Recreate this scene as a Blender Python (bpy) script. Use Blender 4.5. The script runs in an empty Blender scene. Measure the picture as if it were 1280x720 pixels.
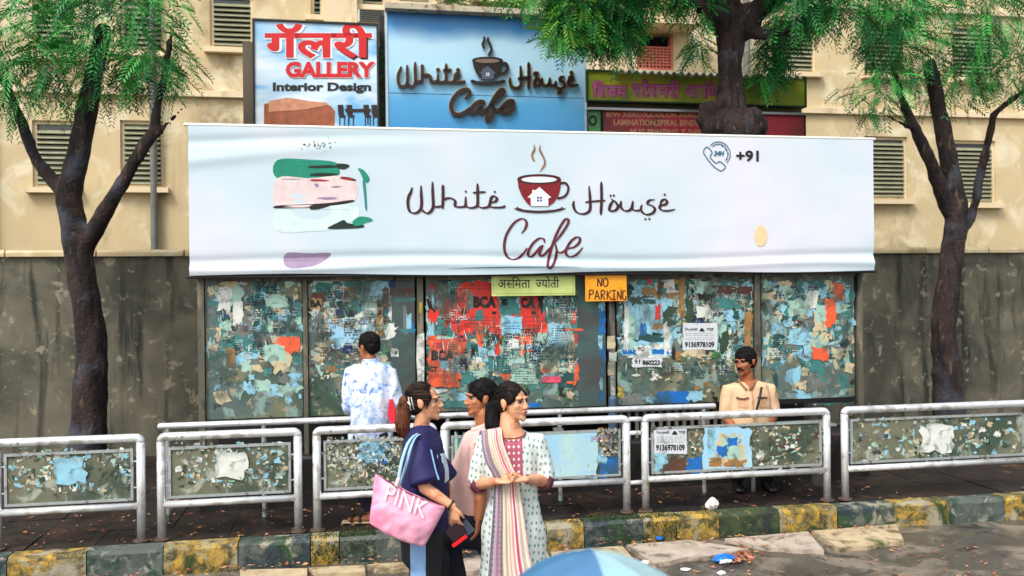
import bpy, bmesh, math, random
import numpy as np
from mathutils import Vector as V, Matrix, noise
from mathutils.geometry import tessellate_polygon
R=math.radians
C=bpy.context.scene.collection
SC=bpy.context.scene
# ---------------------------------------------------------------- camera, world, sun, exposure
F=1100.0; H=2.17; ROLL=0.011; TH=R(10.3)
CT,ST=math.cos(TH),math.sin(TH)
cd=bpy.data.cameras.new('camera'); cam=bpy.data.objects.new('camera',cd); C.objects.link(cam)
cd.sensor_width=36; cd.lens=36*F/1280; cd.clip_end=500; cd.clip_start=0.05
cam.location=(0,0,H); cam.rotation_euler=(R(90),ROLL,0)
cd.dof.use_dof=True; cd.dof.focus_distance=6.6; cd.dof.aperture_fstop=2.6
SC.camera=cam
w=bpy.data.worlds.new('World'); SC.world=w; w.use_nodes=True
nt=w.node_tree; bg=nt.nodes['Background']
sky=nt.nodes.new('ShaderNodeTexSky'); sky.sky_type='NISHITA'; sky.sun_disc=False
SUN_EL,SUN_AZ=R(52),R(215)          # azimuth measured clockwise from +Y
sky.sun_elevation=SUN_EL; sky.sun_rotation=SUN_AZ; sky.air_density=1.6; sky.dust_density=4.0; sky.ozone_density=1.0
hs=nt.nodes.new('ShaderNodeHueSaturation'); hs.inputs['Saturation'].default_value=0.45
nt.links.new(sky.outputs[0],hs.inputs['Color']); nt.links.new(hs.outputs[0],bg.inputs[0]); bg.inputs[1].default_value=0.15
sd=bpy.data.lights.new('sun','SUN'); sd.energy=1.25; sd.angle=R(16); sd.color=(1,.975,.94)
so=bpy.data.objects.new('sun',sd); C.objects.link(so)
sv=V((math.sin(SUN_AZ)*math.cos(SUN_EL),math.cos(SUN_AZ)*math.cos(SUN_EL),math.sin(SUN_EL)))
so.rotation_euler=sv.to_track_quat('Z','Y').to_euler(); so.location=(0,-3,12)
SC.view_settings.view_transform='Standard'; SC.view_settings.look='None'; SC.view_settings.gamma=1
SC.view_settings.exposure=0.72
# ---------------------------------------------------------------- coordinates
def unroll(px,py):
    return px-ROLL*(py-360), py+ROLL*(px-640)
def S(px,py,v):
    "pixel of the photograph -> point (u,v,z) on the street-parallel vertical plane at distance v"
    x,y=unroll(px,py); t=(x-640)/F; D=v/(CT-t*ST); X=t*D
    return V((X*CT+D*ST, v, H-(y-360)/F*D))
def G(px,py,z):
    "pixel -> point (u,v,z) on the horizontal plane z"
    x,y=unroll(px,py); t=(x-640)/F; D=(H-z)*F/(y-360); X=t*D
    return V((X*CT+D*ST, -X*ST+D*CT, z))
def W(px,py,D):
    x,y=unroll(px,py); return V(((x-640)/F*D, D, H-(y-360)/F*D))
def l2w(p): return V((p[0]*CT-p[1]*ST, p[0]*ST+p[1]*CT, p[2]))
# ---------------------------------------------------------------- materials
MATS={}
def lin(c):
    return tuple((x/12.92 if x<=.04045 else ((x+.055)/1.055)**2.4) for x in c[:3])
def gm(name,base,rough=.6,var=.12,scale=6,bump=.0,bscale=40,layers=(),metal=0,stretch=(1,1,1),trans=0,spec=None,alpha=None,sub=0):
    """base: sRGB-ish albedo; layers: (colour, scale, threshold, softness, detail[, stretch]) shapes of paint/dirt/paper over it"""
    if name in MATS: return MATS[name]
    m=bpy.data.materials.new(name); m.use_nodes=True; n=m.node_tree.nodes; L=m.node_tree.links
    b=n['Principled BSDF']; b.inputs['Roughness'].default_value=rough; b.inputs['Metallic'].default_value=metal
    if spec is not None: b.inputs['Specular IOR Level'].default_value=spec
    tc=n.new('ShaderNodeTexCoord'); mp=n.new('ShaderNodeMapping'); mp.inputs['Scale'].default_value=stretch
    L.new(tc.outputs['Object'],mp.inputs['Vector'])
    ns=n.new('ShaderNodeTexNoise'); ns.inputs['Scale'].default_value=scale; ns.inputs['Detail'].default_value=6
    L.new(mp.outputs[0],ns.inputs['Vector'])
    rp=n.new('ShaderNodeValToRGB'); c=lin(base)
    rp.color_ramp.elements[0].position=.3; rp.color_ramp.elements[1].position=.7
    rp.color_ramp.elements[0].color=tuple(x*(1-var) for x in c)+(1,)
    rp.color_ramp.elements[1].color=tuple(min(1,x*(1+var)) for x in c)+(1,)
    L.new(ns.outputs['Fac'],rp.inputs['Fac']); out=rp.outputs[0]
    for i,ly in enumerate(layers):
        col,sc,th,soft,det=ly[:5]; st=ly[5] if len(ly)>5 else (1,1,1)
        mp2=n.new('ShaderNodeMapping'); mp2.inputs['Location'].default_value=(3.7*i+1.3,7.1*i,5.3*i); mp2.inputs['Scale'].default_value=st
        L.new(tc.outputs['Object'],mp2.inputs['Vector'])
        n2=n.new('ShaderNodeTexNoise'); n2.inputs['Scale'].default_value=sc; n2.inputs['Detail'].default_value=det; n2.inputs['Roughness'].default_value=.6
        n2.inputs['Distortion'].default_value=.6
        L.new(mp2.outputs[0],n2.inputs['Vector'])
        mr=n.new('ShaderNodeMapRange'); mr.inputs['From Min'].default_value=th-soft; mr.inputs['From Max'].default_value=th+soft
        L.new(n2.outputs['Fac'],mr.inputs['Value'])
        mx=n.new('ShaderNodeMix'); mx.data_type='RGBA'; mx.inputs[7].default_value=lin(col)+(1,)
        L.new(mr.outputs[0],mx.inputs[0]); L.new(out,mx.inputs[6]); out=mx.outputs[2]
    L.new(out,b.inputs['Base Color'])
    if bump:
        nb=n.new('ShaderNodeTexNoise'); nb.inputs['Scale'].default_value=bscale; nb.inputs['Detail'].default_value=5
        L.new(mp.outputs[0],nb.inputs['Vector'])
        bp=n.new('ShaderNodeBump'); bp.inputs['Strength'].default_value=.6; bp.inputs['Distance'].default_value=bump
        L.new(nb.outputs['Fac'],bp.inputs['Height']); L.new(bp.outputs[0],b.inputs['Normal'])
    if trans: b.inputs['Transmission Weight'].default_value=trans
    if sub: b.inputs['Subsurface Weight'].default_value=sub; b.inputs['Subsurface Radius'].default_value=(.02,.008,.005)
    MATS[name]=m; return m
def flat(name,c,rough=.6,var=.08): return gm(name,c,rough,var,12)
# ---------------------------------------------------------------- mesh collecting
class MB:
    def __init__(s): s.v=[]; s.f=[]; s.m=[]; s.uv=None; s.mi=0
    def add(s,vs,fs,mi=None):
        o=len(s.v); s.v.extend([tuple(p) for p in vs]); s.f.extend([tuple(i+o for i in f) for f in fs]); s.m.extend([s.mi if mi is None else mi]*len(fs)); return s
    def box(s,a,b,mi=None,rz=0,cham=0):
        x0,y0,z0=[min(a[i],b[i]) for i in range(3)]; x1,y1,z1=[max(a[i],b[i]) for i in range(3)]
        vs=[V((x,y,z)) for z in (z0,z1) for y in (y0,y1) for x in (x0,x1)]
        if rz:
            c=V(((x0+x1)/2,(y0+y1)/2,0)); Rm=Matrix.Rotation(rz,3,'Z'); vs=[Rm@(p-c)+c for p in vs]
        return s.add(vs,[(0,2,3,1),(4,5,7,6),(0,1,5,4),(2,6,7,3),(0,4,6,2),(1,3,7,5)],mi)
    def loft(s,pts,rad,side=(1,0,0),n=14,mi=None,cap=True,capk=.8):
        "rings of (ra along side, rb across) along the points, rounded ends"
        pts=[V(p) for p in pts]; side=V(side); N=len(pts)
        rad=[(r,r) if not hasattr(r,'__len__') else r for r in rad]
        tang=[]
        for i in range(N):
            t=(pts[min(i+1,N-1)]-pts[max(i-1,0)]); tang.append(t.normalized() if t.length>1e-9 else V((0,0,1)))
        rings=[]
        def fr(t):
            a=side-t*side.dot(t)
            if a.length<1e-3: a=t.orthogonal()
            a.normalize(); return a,t.cross(a)
        if cap:
            t=tang[0]; r0=min(rad[0])
            for k,q in ((1.0*capk,.3),(.75*capk,.7),(.4*capk,.92)): rings.append((pts[0]-t*r0*k,rad[0][0]*q,rad[0][1]*q,t))
        for i in range(N): rings.append((pts[i],rad[i][0],rad[i][1],tang[i]))
        if cap:
            t=tang[-1]; r0=min(rad[-1])
            for k,q in ((.4*capk,.92),(.75*capk,.7),(1.0*capk,.3)): rings.append((pts[-1]+t*r0*k,rad[-1][0]*q,rad[-1][1]*q,t))
        vs=[];fs=[]
        for (p,ra,rb,t) in rings:
            a,b=fr(t)
            for k in range(n):
                an=2*math.pi*k/n; vs.append(p+a*(ra*math.cos(an))+b*(rb*math.sin(an)))
        M=len(rings)
        for i in range(M-1):
            for k in range(n):
                k2=(k+1)%n; fs.append((i*n+k,i*n+k2,(i+1)*n+k2,(i+1)*n+k))
        fs.append(tuple(reversed(range(n)))); fs.append(tuple((M-1)*n+k for k in range(n)))
        return s.add(vs,fs,mi)
    def ell(s,c,r,M=None,n=16,mi=None):
        c=V(c); vs=[];fs=[]; h=n//2
        for i in range(1,h):
            a=math.pi*i/h
            for k in range(n):
                b=2*math.pi*k/n; vs.append(V((r[0]*math.sin(a)*math.cos(b),r[1]*math.sin(a)*math.sin(b),r[2]*math.cos(a))))
        vs.append(V((0,0,r[2]))); vs.append(V((0,0,-r[2]))); T=len(vs)-2
        for i in range(h-2):
            for k in range(n):
                k2=(k+1)%n; fs.append((i*n+k,(i+1)*n+k,(i+1)*n+k2,i*n+k2))
        for k in range(n):
            k2=(k+1)%n; fs.append((T,k,k2)); fs.append(((h-2)*n+k2,(h-2)*n+k,T+1))
        vs=[c+p for p in vs]
        if M is not None: vs=[M@p for p in vs]
        return s.add(vs,fs,mi)
    def poly(s,outline,front,back,mi=None):
        "flat outline given as 3-D points front and back (same count): a solid plate"
        n=len(front); tri=tessellate_polygon([[V((p[0],p[1],0)) for p in outline]])
        area=sum(outline[i][0]*outline[(i+1)%n][1]-outline[(i+1)%n][0]*outline[i][1] for i in range(n))
        fs=[]
        for t in tri:
            a,b,c=[V((*outline[i],0)) for i in t]
            if (b-a).cross(c-a).z<0: t=(t[0],t[2],t[1])
            # outline is y-down pixels or x/z; face toward -v
            fs.append(tuple(t)); fs.append(tuple(i+n for i in reversed(t)))
        for i in range(n):
            j=(i+1)%n; fs.append((i,i+n,j+n,j))
        return s.add(list(front)+list(back),fs,mi)
def mesh_obj(name,mb,mats,anchor=V((0,0,0)),smooth=False,uv=None,fix=True):
    me=bpy.data.meshes.new(name); vs=[(p[0]-anchor[0],p[1]-anchor[1],p[2]-anchor[2]) for p in mb.v]
    me.from_pydata(vs,[],mb.f); 
    if not isinstance(mats,(list,tuple)): mats=[mats]
    for m in mats: me.materials.append(m)
    if len(mats)>1: me.polygons.foreach_set('material_index',mb.m)
    if smooth: me.polygons.foreach_set('use_smooth',[True]*len(me.polygons))
    if uv is not None:
        l=me.uv_layers.new(name='UVMap'); 
        for poly in me.polygons:
            for li,vi in zip(poly.loop_indices,poly.vertices): l.data[li].uv=uv[vi]
    if fix:
        bm=bmesh.new(); bm.from_mesh(me); bmesh.ops.recalc_face_normals(bm,faces=bm.faces); bm.to_mesh(me); bm.free()
    me.update(); o=bpy.data.objects.new(name,me); C.objects.link(o); return o
class Thing:
    def __init__(s,name,label,cat,at,group=None,world=False,kind=None):
        s.a=V(at); s.world=world
        o=bpy.data.objects.new(name,None); C.objects.link(o); o.empty_display_size=.1; s.o=o
        o.location=s.a if world else l2w(s.a); o.rotation_euler=(0,0,0 if world else TH)
        if kind: o['kind']=kind
        else: o['label']=label; o['category']=cat
        if group: o['group']=group
    def part(s,name,mb,mats,parent=None,smooth=False,label=None,stuff=False,uv=None,fix=True):
        o=mesh_obj(name,mb,mats,s.a,smooth,uv,fix); o.parent=parent or s.o
        if label: o['label']=label
        if stuff: o['kind']='stuff'
        return o
def single(name,mb,mats,label,cat,group=None,world=False,kind=None,smooth=False,at=None):
    if at is None:
        arr=np.array(mb.v); at=V(((arr[:,0].min()+arr[:,0].max())/2,(arr[:,1].min()+arr[:,1].max())/2,arr[:,2].min()))
    o=mesh_obj(name,mb,mats,at,smooth); o.location=at if world else l2w(at); o.rotation_euler=(0,0,0 if world else TH)
    if kind: o['kind']=kind
    if label: o['label']=label
    if cat: o['category']=cat
    if group: o['group']=group
    return o
# ---------------------------------------------------------------- print helpers (all on street-parallel planes)
def catmull(P,sub=8,closed=False):
    P=[V(p) for p in P]; out=[]; n=len(P)
    rng=n if closed else n-1
    for i in range(rng):
        if closed: p0,p1,p2,p3=P[(i-1)%n],P[i],P[(i+1)%n],P[(i+2)%n]
        else: p0,p1,p2,p3=P[max(i-1,0)],P[i],P[i+1],P[min(i+2,n-1)]
        for k in range(sub):
            t=k/sub; out.append(.5*((2*p1)+(p2-p0)*t+(2*p0-5*p1+4*p2-p3)*t*t+(3*p1-p0-3*p2+p3)*t**3))
    if not closed: out.append(P[-1])
    return out
def ribbon(mb,P,width,vf,thick=.003,sub=6,closed=False,mi=None,taper=True,pen=None):
    "stroke of a pen through pixel points; width px (number or list); vf(px,py)->v of the surface under it"
    q=[V((p[0],p[1],0)) for p in P]
    wl=width if hasattr(width,'__len__') else [width]*len(P)
    wq=catmull([V((x,0,0)) for x in wl],sub,closed); c=catmull(q,sub,closed)
    n=len(c); front=[];back=[]
    for i in range(n):
        if closed: t=c[(i+1)%n]-c[i-1]
        else: t=c[min(i+1,n-1)]-c[max(i-1,0)]
        if t.length<1e-6: t=V((1,0,0))
        t.normalize(); nrm=V((-t.y,t.x,0)); hw=max(.05,wq[min(i,len(wq)-1)].x/2)
        if pen is not None:
            k=abs(nrm.dot(V((math.cos(pen),math.sin(pen),0)))); hw*=.45+.75*k
        if taper and not closed:
            e=min(i,n-1-i)/max(1,.12*n); hw*=min(1,.45+.55*e)
        for sg in (-1,1):
            p=c[i]+nrm*hw*sg; v=vf(p.x,p.y); front.append(S(p.x,p.y,v-thick)); back.append(S(p.x,p.y,v))
    vs=front+back; N=len(front); fs=[]
    last=n if closed else n-1
    for i in range(last):
        a,b,c2,d=2*i,2*i+1,(2*i+3)%N,(2*i+2)%N
        fs+= [(a,d,c2,b),(a,a+N,d+N,d),(b,c2,c2+N,b+N)]
    if not closed: fs+=[(0,1,1+N,N),(N-2,2*N-2,2*N-1,N-1)]
    mb.add(vs,fs,mi)
def plate(mb,pts,vf,thick=.002,off=0,mi=None):
    "solid thin plate with a pixel outline"
    if not callable(vf): vv=vf; vf=lambda x,y:vv
    fr=[S(x,y,vf(x,y)-off-thick) for x,y in pts]; bk=[S(x,y,vf(x,y)-off) for x,y in pts]
    mb.poly([(p[0],p[1]) for p in pts],fr,bk,mi)
def disc_pts(cx,cy,rx,ry=None,n=14,a0=0,a1=2*math.pi):
    ry=ry or rx; return [(cx+rx*math.cos(a0+(a1-a0)*k/n),cy+ry*math.sin(a0+(a1-a0)*k/n)) for k in range(n)]
def torn(cx,cy,w,h,rnd,jag=.16,n=18,rot=0,edges=None):
    "ragged outline of a torn sheet"
    pts=[]; per=[(-1,-1),(1,-1),(1,1),(-1,1)]
    k=max(2,n//4)
    for e in range(4):
        a,b=per[e],per[(e+1)%4]; ej=jag if edges is None or edges[e] else .012
        for i in range(k):
            t=i/k; x=a[0]+(b[0]-a[0])*t; y=a[1]+(b[1]-a[1])*t
            if edges is None or edges[e] or i==0: j=ej if i else max(.02,jag*.6 if edges is None else .03)
            else: j=.012
            x+=rnd.uniform(-j,j)*1.2; y+=rnd.uniform(-j,j)*1.2
            if rnd.random()<.25 and ej>.05: x*=1-jag*1.2*rnd.random(); y*=1-jag*1.2*rnd.random()
            X=x*w/2;Y=y*h/2; pts.append((cx+X*math.cos(rot)-Y*math.sin(rot),cy+X*math.sin(rot)+Y*math.cos(rot)))
    return pts
_txt={}
def text_raw(t,offset=0,shear=0,res=3):
    k=(t,offset,shear,res)
    if k in _txt: return _txt[k]
    c=bpy.data.curves.new('t','FONT'); c.body=t; c.offset=offset; c.shear=shear; c.resolution_u=res
    o=bpy.data.objects.new('t',c); C.objects.link(o); dg=bpy.context.evaluated_depsgraph_get(); dg.update()
    me=bpy.data.meshes.new_from_object(o.evaluated_get(dg)); vs=[tuple(v.co) for v in me.vertices]; fs=[tuple(p.vertices) for p in me.polygons]
    bpy.data.objects.remove(o); bpy.data.curves.remove(c); bpy.data.meshes.remove(me)
    _txt[k]=(vs,fs); return vs,fs
def text(mb,t,box,vf,off=.002,offset=0,shear=0,mi=None,tilt=0,raw=None,fitw=True):
    "print t so that its ink fills the pixel box (x0,y0,x1,y1); tilt = y drop in px over the width"
    if not callable(vf): vv=vf; vf=lambda x,y:vv
    vs,fs=raw or text_raw(t,offset,shear)
    if not vs: return
    x0=min(p[0] for p in vs);x1=max(p[0] for p in vs);y0=min(p[1] for p in vs);y1=max(p[1] for p in vs)
    bx0,by0,bx1,by1=box; out=[]
    for p in vs:
        fx=(p[0]-x0)/(x1-x0+1e-9); px=bx0+fx*(bx1-bx0); py=by1-(p[1]-y0)/(y1-y0+1e-9)*(by1-by0)+tilt*fx
        out.append(S(px,py,vf(px,py)-off))
    mb.add(out,fs,mi)
def deva(segs,offset=0):
    "Devanagari set glyph by glyph; a segment (g,True) is a half letter: its right stem is cut away"
    V_=[];F_=[];x=0
    for g in segs:
        half=isinstance(g,tuple); gg=g[0] if half else g
        if gg==' ': x+=.3; continue
        vs,fs=text_raw(gg,offset)
        x0=min(p[0] for p in vs);x1=max(p[0] for p in vs)
        if half:
            bm=bmesh.new(); bv=[bm.verts.new(p) for p in vs]
            for f in fs:
                try: bm.faces.new([bv[i] for i in f])
                except Exception: pass
            cut=x1-(x1-x0)*.27
            bmesh.ops.bisect_plane(bm,geom=bm.verts[:]+bm.edges[:]+bm.faces[:],plane_co=(cut,0,0),plane_no=(1,0,0),clear_outer=True)
            bm.verts.index_update(); vs=[tuple(v.co) for v in bm.verts]; fs=[tuple(v.index for v in f.verts) for f in bm.faces]; bm.free(); x1=cut
        o=len(V_); V_+= [(p[0]-x0+x,p[1],0) for p in vs]; F_+= [tuple(i+o for i in f) for f in fs]
        x+=x1-x0-.01
    return V_,F_
# ================================================================ SETTING
VK,VR,VP,VB,VS=7.10,7.35,8.36,8.20,10.9     # kerb front, railing, notice boards, banner, shop signs
PZ=.20                                       # pavement height
rnd=random.Random(7)
asphalt=gm('wet_asphalt',(.31,.29,.26),.32,.25,3,.010,60,layers=[((.50,.46,.41),2.2,.54,.07,9),((.20,.19,.17),4,.6,.05,6),((.33,.34,.22),9,.66,.04,4)])
cg=lambda n,c,ly=(),r=.8: gm(n,c,r,.18,7,.006,70,layers=ly)
slabm=cg('pale_concrete',(.68,.62,.56),[((.45,.41,.35),5,.58,.06,8),((.30,.32,.20),3,.66,.04,8)])
slabm2=cg('sandy_concrete',(.70,.63,.50),[((.42,.36,.27),6,.57,.07,8),((.34,.36,.18),4,.64,.04,8)])
pavm=gm('damp_paving',(.13,.10,.09),.5,.3,4,.008,50,layers=[((.36,.24,.15),9,.6,.05,6),((.12,.10,.09),3,.55,.05,6)])
# ground: one sheet to the horizon
mb=MB(); g=120; N=40
mb.add([(-g,-g,0),(g,-g,0),(g,g,0),(-g,g,0)],[(0,1,2,3)])
o=single('road',mb,asphalt,None,None,kind='structure',at=V((0,0,0)))
# pavement slab behind the kerb, with its paving tiles
pv=Thing('pavement','','',(0,VK+.16,0),kind='structure')
mb=MB(); mb.box((-14,VK+.161,-.05),(16,VS+.5,PZ-.012)); pv.part('paving_bed',mb,pavm)
tm=MB(); tm.box((-.247,-.247,-.02),(.247,.247,0)); tile0=None; cnt=0
tilem=[gm('paving_tile_%d'%i,c,.5,.25,9,.004,60,layers=[((.30,.20,.13),7,.62,.05,6),((.08,.07,.06),4,.54,.06,6)]) for i,c in enumerate([(.15,.12,.11),(.13,.11,.10),(.17,.13,.11)])]
for i in range(-11,13):
    for j in range(4):
        m_=MB(); m_.box((i*.5+.003,VK+.165+j*.5+.003,PZ-.03),(i*.5+.497,VK+.165+j*.5+.497,PZ+rnd.uniform(-.006,.004)))
        o=pv.part('paving_tile',m_,tilem[(i*5+j*3)%3])
# kerb stones, each a stone of its own, painted black and yellow long ago
kerb=Thing('kerb','','',(0,VK,0),kind='structure')
moss=((.24,.30,.10),9,.53,.05,8)
KY=gm('kerb_yellow',(.66,.53,.20),.8,.25,14,.01,60,layers=[((.26,.24,.15),10,.51,.07,12),((.45,.40,.22),28,.55,.05,8),((.17,.24,.10),4,.58,.04,8),((.58,.56,.48),4.5,.57,.05,10)])
KB=gm('kerb_black',(.14,.20,.22),.7,.25,14,.01,60,layers=[((.34,.36,.33),8,.55,.08,12),((.16,.27,.16),4,.58,.05,8),((.56,.54,.46),5,.60,.04,10)])
KG=gm('kerb_grey',(.30,.33,.31),.8,.25,6,.01,45,layers=[((.14,.24,.20),4,.55,.05,8),((.52,.52,.47),9,.6,.05,6)])
KM=gm('kerb_mossy',(.20,.25,.15),.85,.3,7,.012,45,layers=[((.48,.42,.30),14,.62,.04,6),((.10,.15,.13),4,.52,.06,8)])
def edge_box(mb,u0,u1,v0,v1,z0,z1,rn,amp=.008,nx=7,nz=3):
    "box whose front and top edges are worn: front grid with noise and rounded arris"
    cols=[u0+(u1-u0)*i/nx for i in range(nx+1)]
    prof=[(v0,z0),(v0,z0+(z1-z0)*.45),(v0+.002,z1-.03),(v0+.022,z1-.004),(v0+.07,z1),(v1,z1)]
    vs=[];fs=[];sd=rn.random()*50
    for i,u in enumerate(cols):
        for j,(v,z) in enumerate(prof):
            nn=noise.noise(V((u*6+sd,v*6,z*9)))*amp*2
            if j==3 and rn.random()<.3: nn-= -.01
            vs.append((u,v+(nn if j<5 else 0),z+(nn*.6 if 1<j<5 else 0)))
        vs.append((u,v1,z0))
    K=len(prof)+1
    for i in range(nx):
        for j in range(K): 
            j2=(j+1)%K; fs.append((i*K+j,(i+1)*K+j,(i+1)*K+j2,i*K+j2))
    fs.append(tuple(range(K))); fs.append(tuple(nx*K+j for j in reversed(range(K))))
    mb.add(vs,fs)
ks=[(-1,0,'m')]
def uat(px,py,v): return S(px,py,v)[0]
bpx=[(388,KY),(424,KG),(506,KM),(566,KB),(632,KY),(683,KY),(730,KB),(804,KY),(846,KY),(900,KM),(975,KG)]
us=[uat(p,665,VK) for p,_ in bpx]
stones=[(us[i],us[i+1],bpx[i][1]) for i in range(len(us)-1)]
alt=[KY,KB,KY,KG]
u=us[0]; k=0
while u>-6: stones.append((u-.55,u,[KB,KY,KG,KY][k%4])); u-=.55; k+=1
u=us[-1]; k=0
while u<7: stones.append((u,u+.55,alt[k%4])); u+=.55; k+=1
for a,b,m in stones:
    mb=MB(); edge_box(mb,a+.004,b-.004,VK+rnd.uniform(-.006,.006),VK+.158,-.05,PZ+.012+rnd.uniform(-.006,.006),rnd)
    kerb.part('kerb_stone',mb,m,smooth=False)
# gutter slabs with a broken front edge
gut=Thing('gutter_paving','','',(0,VK-.5,0),kind='structure')
def slab(pxs,m,h=.035):
    pts=[G(x,y,h) for x,y in pxs]
    mb=MB(); fr=[V(p) for p in pts]; bk=[V((p[0],p[1],p[2]-h-.03)) for p in pts]
    n=len(pts); tri=tessellate_polygon([[V((p[0],p[1],0)) for p in pts]]); mb.add(fr+bk,[tuple(t) for t in tri]+[tuple(i+n for i in t) for t in tri]+[(i,i+n,(i+1)%n+n,(i+1)%n) for i in range(n)])
    gut.part('gutter_slab',mb,m)
def jag(p0,p1,n,a):
    return [(p0[0]+(p1[0]-p0[0])*i/n+(rnd.uniform(-a,a) if 0<i<n else 0),p0[1]+(p1[1]-p0[1])*i/n+(rnd.uniform(-a,a)*.8 if 0<i<n else 0)) for i in range(n)]
slab([(300,712),(384,710),(384,722),(300,725)],slabm2)
slab([(386,709.5),(455,706),(457,714)]+jag((457,714),(386,718),6,1),slabm2)
slab([(458,705.5),(524,701)]+jag((525,708),(459,713),6,1),slabm2)
slab([(528,701),(600,696.5)]+jag((606,712),(530,718),6,2),slabm)
slab([(603,696),(684,690)]+jag((700,728),(610,730),6,2),slabm2)
slab([(688,689.5),(778,682)]+jag((800,708),(742,722),6,2)+[(705,726)],slabm2)
slab([(783,681),(860,674.5)]+jag((935,686),(905,691),3,1.5)+jag((905,691),(806,705),9,1.8),slabm)
slab([(906,673),(1010,664)]+jag((1030,688),(945,684),6,1.5),slabm)
slab([(1014,663.5),(1120,655)]+jag((1130,676),(1035,687),6,1.5),slabm2)
# ---- litter and leaves
def crumple(c,sx,sz,seed,n=9):
    mb=MB(); rn=random.Random(seed); vs=[];fs=[]
    mb.ell((0,0,0),(sx,sx*.7,sz),n=n+3)
    mb.v=[(c[0]+p[0]*(1+rn.uniform(-.3,.3)),c[1]+p[1]*(1+rn.uniform(-.3,.3)),c[2]+sz*.8+p[2]*(1+rn.uniform(-.35,.35))) for p in mb.v]
    return mb
blueplastic=gm('blue_plastic',(.05,.42,.80),.3,.2,30); whiteplastic=gm('white_wrapper',(.85,.87,.88),.4,.1,30); cardw=flat('white_paper',(.86,.82,.78),.7)
p=G(905,703,.0); t=Thing('wrapper','crumpled bright blue and white plastic wrapper lying on the wet road beyond the broken slab','wrapper',p)
b_=t.part('wrapper_body',crumple(p,.085,.035,1),blueplastic); t.part('white_print',crumple(p+V((-.01,-.045,.008)),.05,.02,2),whiteplastic)
single('wrapper',crumple(G(857,713,.0),.04,.01,3),whiteplastic,'small flat white and purple wrapper on the wet road left of the blue one','wrapper')
single('wrapper',crumple(G(824,674,.035),.035,.012,4),blueplastic,'tiny dark blue bottle cap scrap lying at the foot of the kerb','wrapper')
p=G(890,636,PZ); single('paper_scrap',crumple(p,.055,.05,5),cardw,'crumpled white paper ball on the pavement edge under the right railing','paper')
p=G(748,673,.03); mb=MB(); mb.loft([p+V((0,0,.01)),p+V((.02,0,.09))],[.025,.032],n=12); single('paper_cup',mb,cardw,'small white paper cup leaning against the black kerb stone','cup')
p=G(902,718,.0); single('paper_scrap',crumple(p,.035,.015,6),cardw,'white paper scrap on the road just below the blue wrapper','paper')
p=G(806,706,.02); single('paper_scrap',crumple(p,.035,.02,9),cardw,'pale paper scrap at the broken corner of the gutter slab','paper')
leafm=[flat('dry_leaf_%d'%i,c,.7,.2) for i,c in enumerate([(.62,.34,.18),(.72,.50,.30),(.45,.27,.15),(.70,.45,.38)])]
def leaf(mb,c,s,rn,mi):
    a=rn.uniform(0,6.28); t1=rn.uniform(-.4,.4)
    d=V((math.cos(a),math.sin(a),t1*.5)); e=V((-math.sin(a),math.cos(a),rn.uniform(-.3,.5)))
    c=V(c); mb.add([c-d*s,c-d*s*.2+e*s*.4,c+d*s,c-d*s*.1-e*s*.4+V((0,0,s*.2))],[(0,1,2,3)],mi)
mb=MB(); rn=random.Random(3)
for i in range(1500):
    if i<500: u=rn.uniform(-4,5); v=rn.uniform(VK+.05,VK+1.6); z=PZ+.014
    elif i<900: u=rn.uniform(-4,5); v=VK-abs(rn.gauss(0,.12))-.02; z=.05
    else: u=rn.uniform(-1,5); v=rn.uniform(5.2,6.7); z=.012
    leaf(mb,(u,v,z),rn.uniform(.01,.03),rn,rn.randrange(4))
for i in range(90):
    q=G(rn.gauss(925,12),rn.gauss(693,6),.02); leaf(mb,q,rn.uniform(.02,.045),rn,rn.randrange(4))
for i in range(30):
    q=G(rn.gauss(800,16),rn.gauss(704,4),.02); leaf(mb,q,rn.uniform(.02,.04),rn,rn.randrange(4))
o=single('fallen_leaves',mb,leafm,'dry leaves and dirt scattered along the kerb','leaves',at=V((0,VK,0))); o['kind']='stuff'
# moss and grass tufts growing along the kerb top
mossm=flat('kerb_moss',(.22,.30,.10),.9,.3)
mb=MB()
for i in range(2600):
    px=rn.choice([rn.uniform(740,850),rn.uniform(388,470),rn.uniform(300,1050)]); uu=uat(px,650,VK); v=VK+abs(rn.gauss(0,.09))+.02
    z=PZ+.008; 
    if rn.random()<.35: v=VK-.006; z=rn.uniform(.02,.18)
    h=rn.uniform(.006,.03); a=rn.uniform(0,6.28); dx=math.cos(a)*.006; dy=math.sin(a)*.006
    mb.add([(uu-dx,v-dy,z),(uu+dx,v+dy,z),(uu+rn.uniform(-.01,.01),v-abs(rn.uniform(0,.012)),z+h)],[(0,1,2)])
o=single('moss',mb,mossm,'green moss and short weeds growing on the kerb','moss',at=V((0,VK,0))); o['kind']='stuff'
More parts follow.
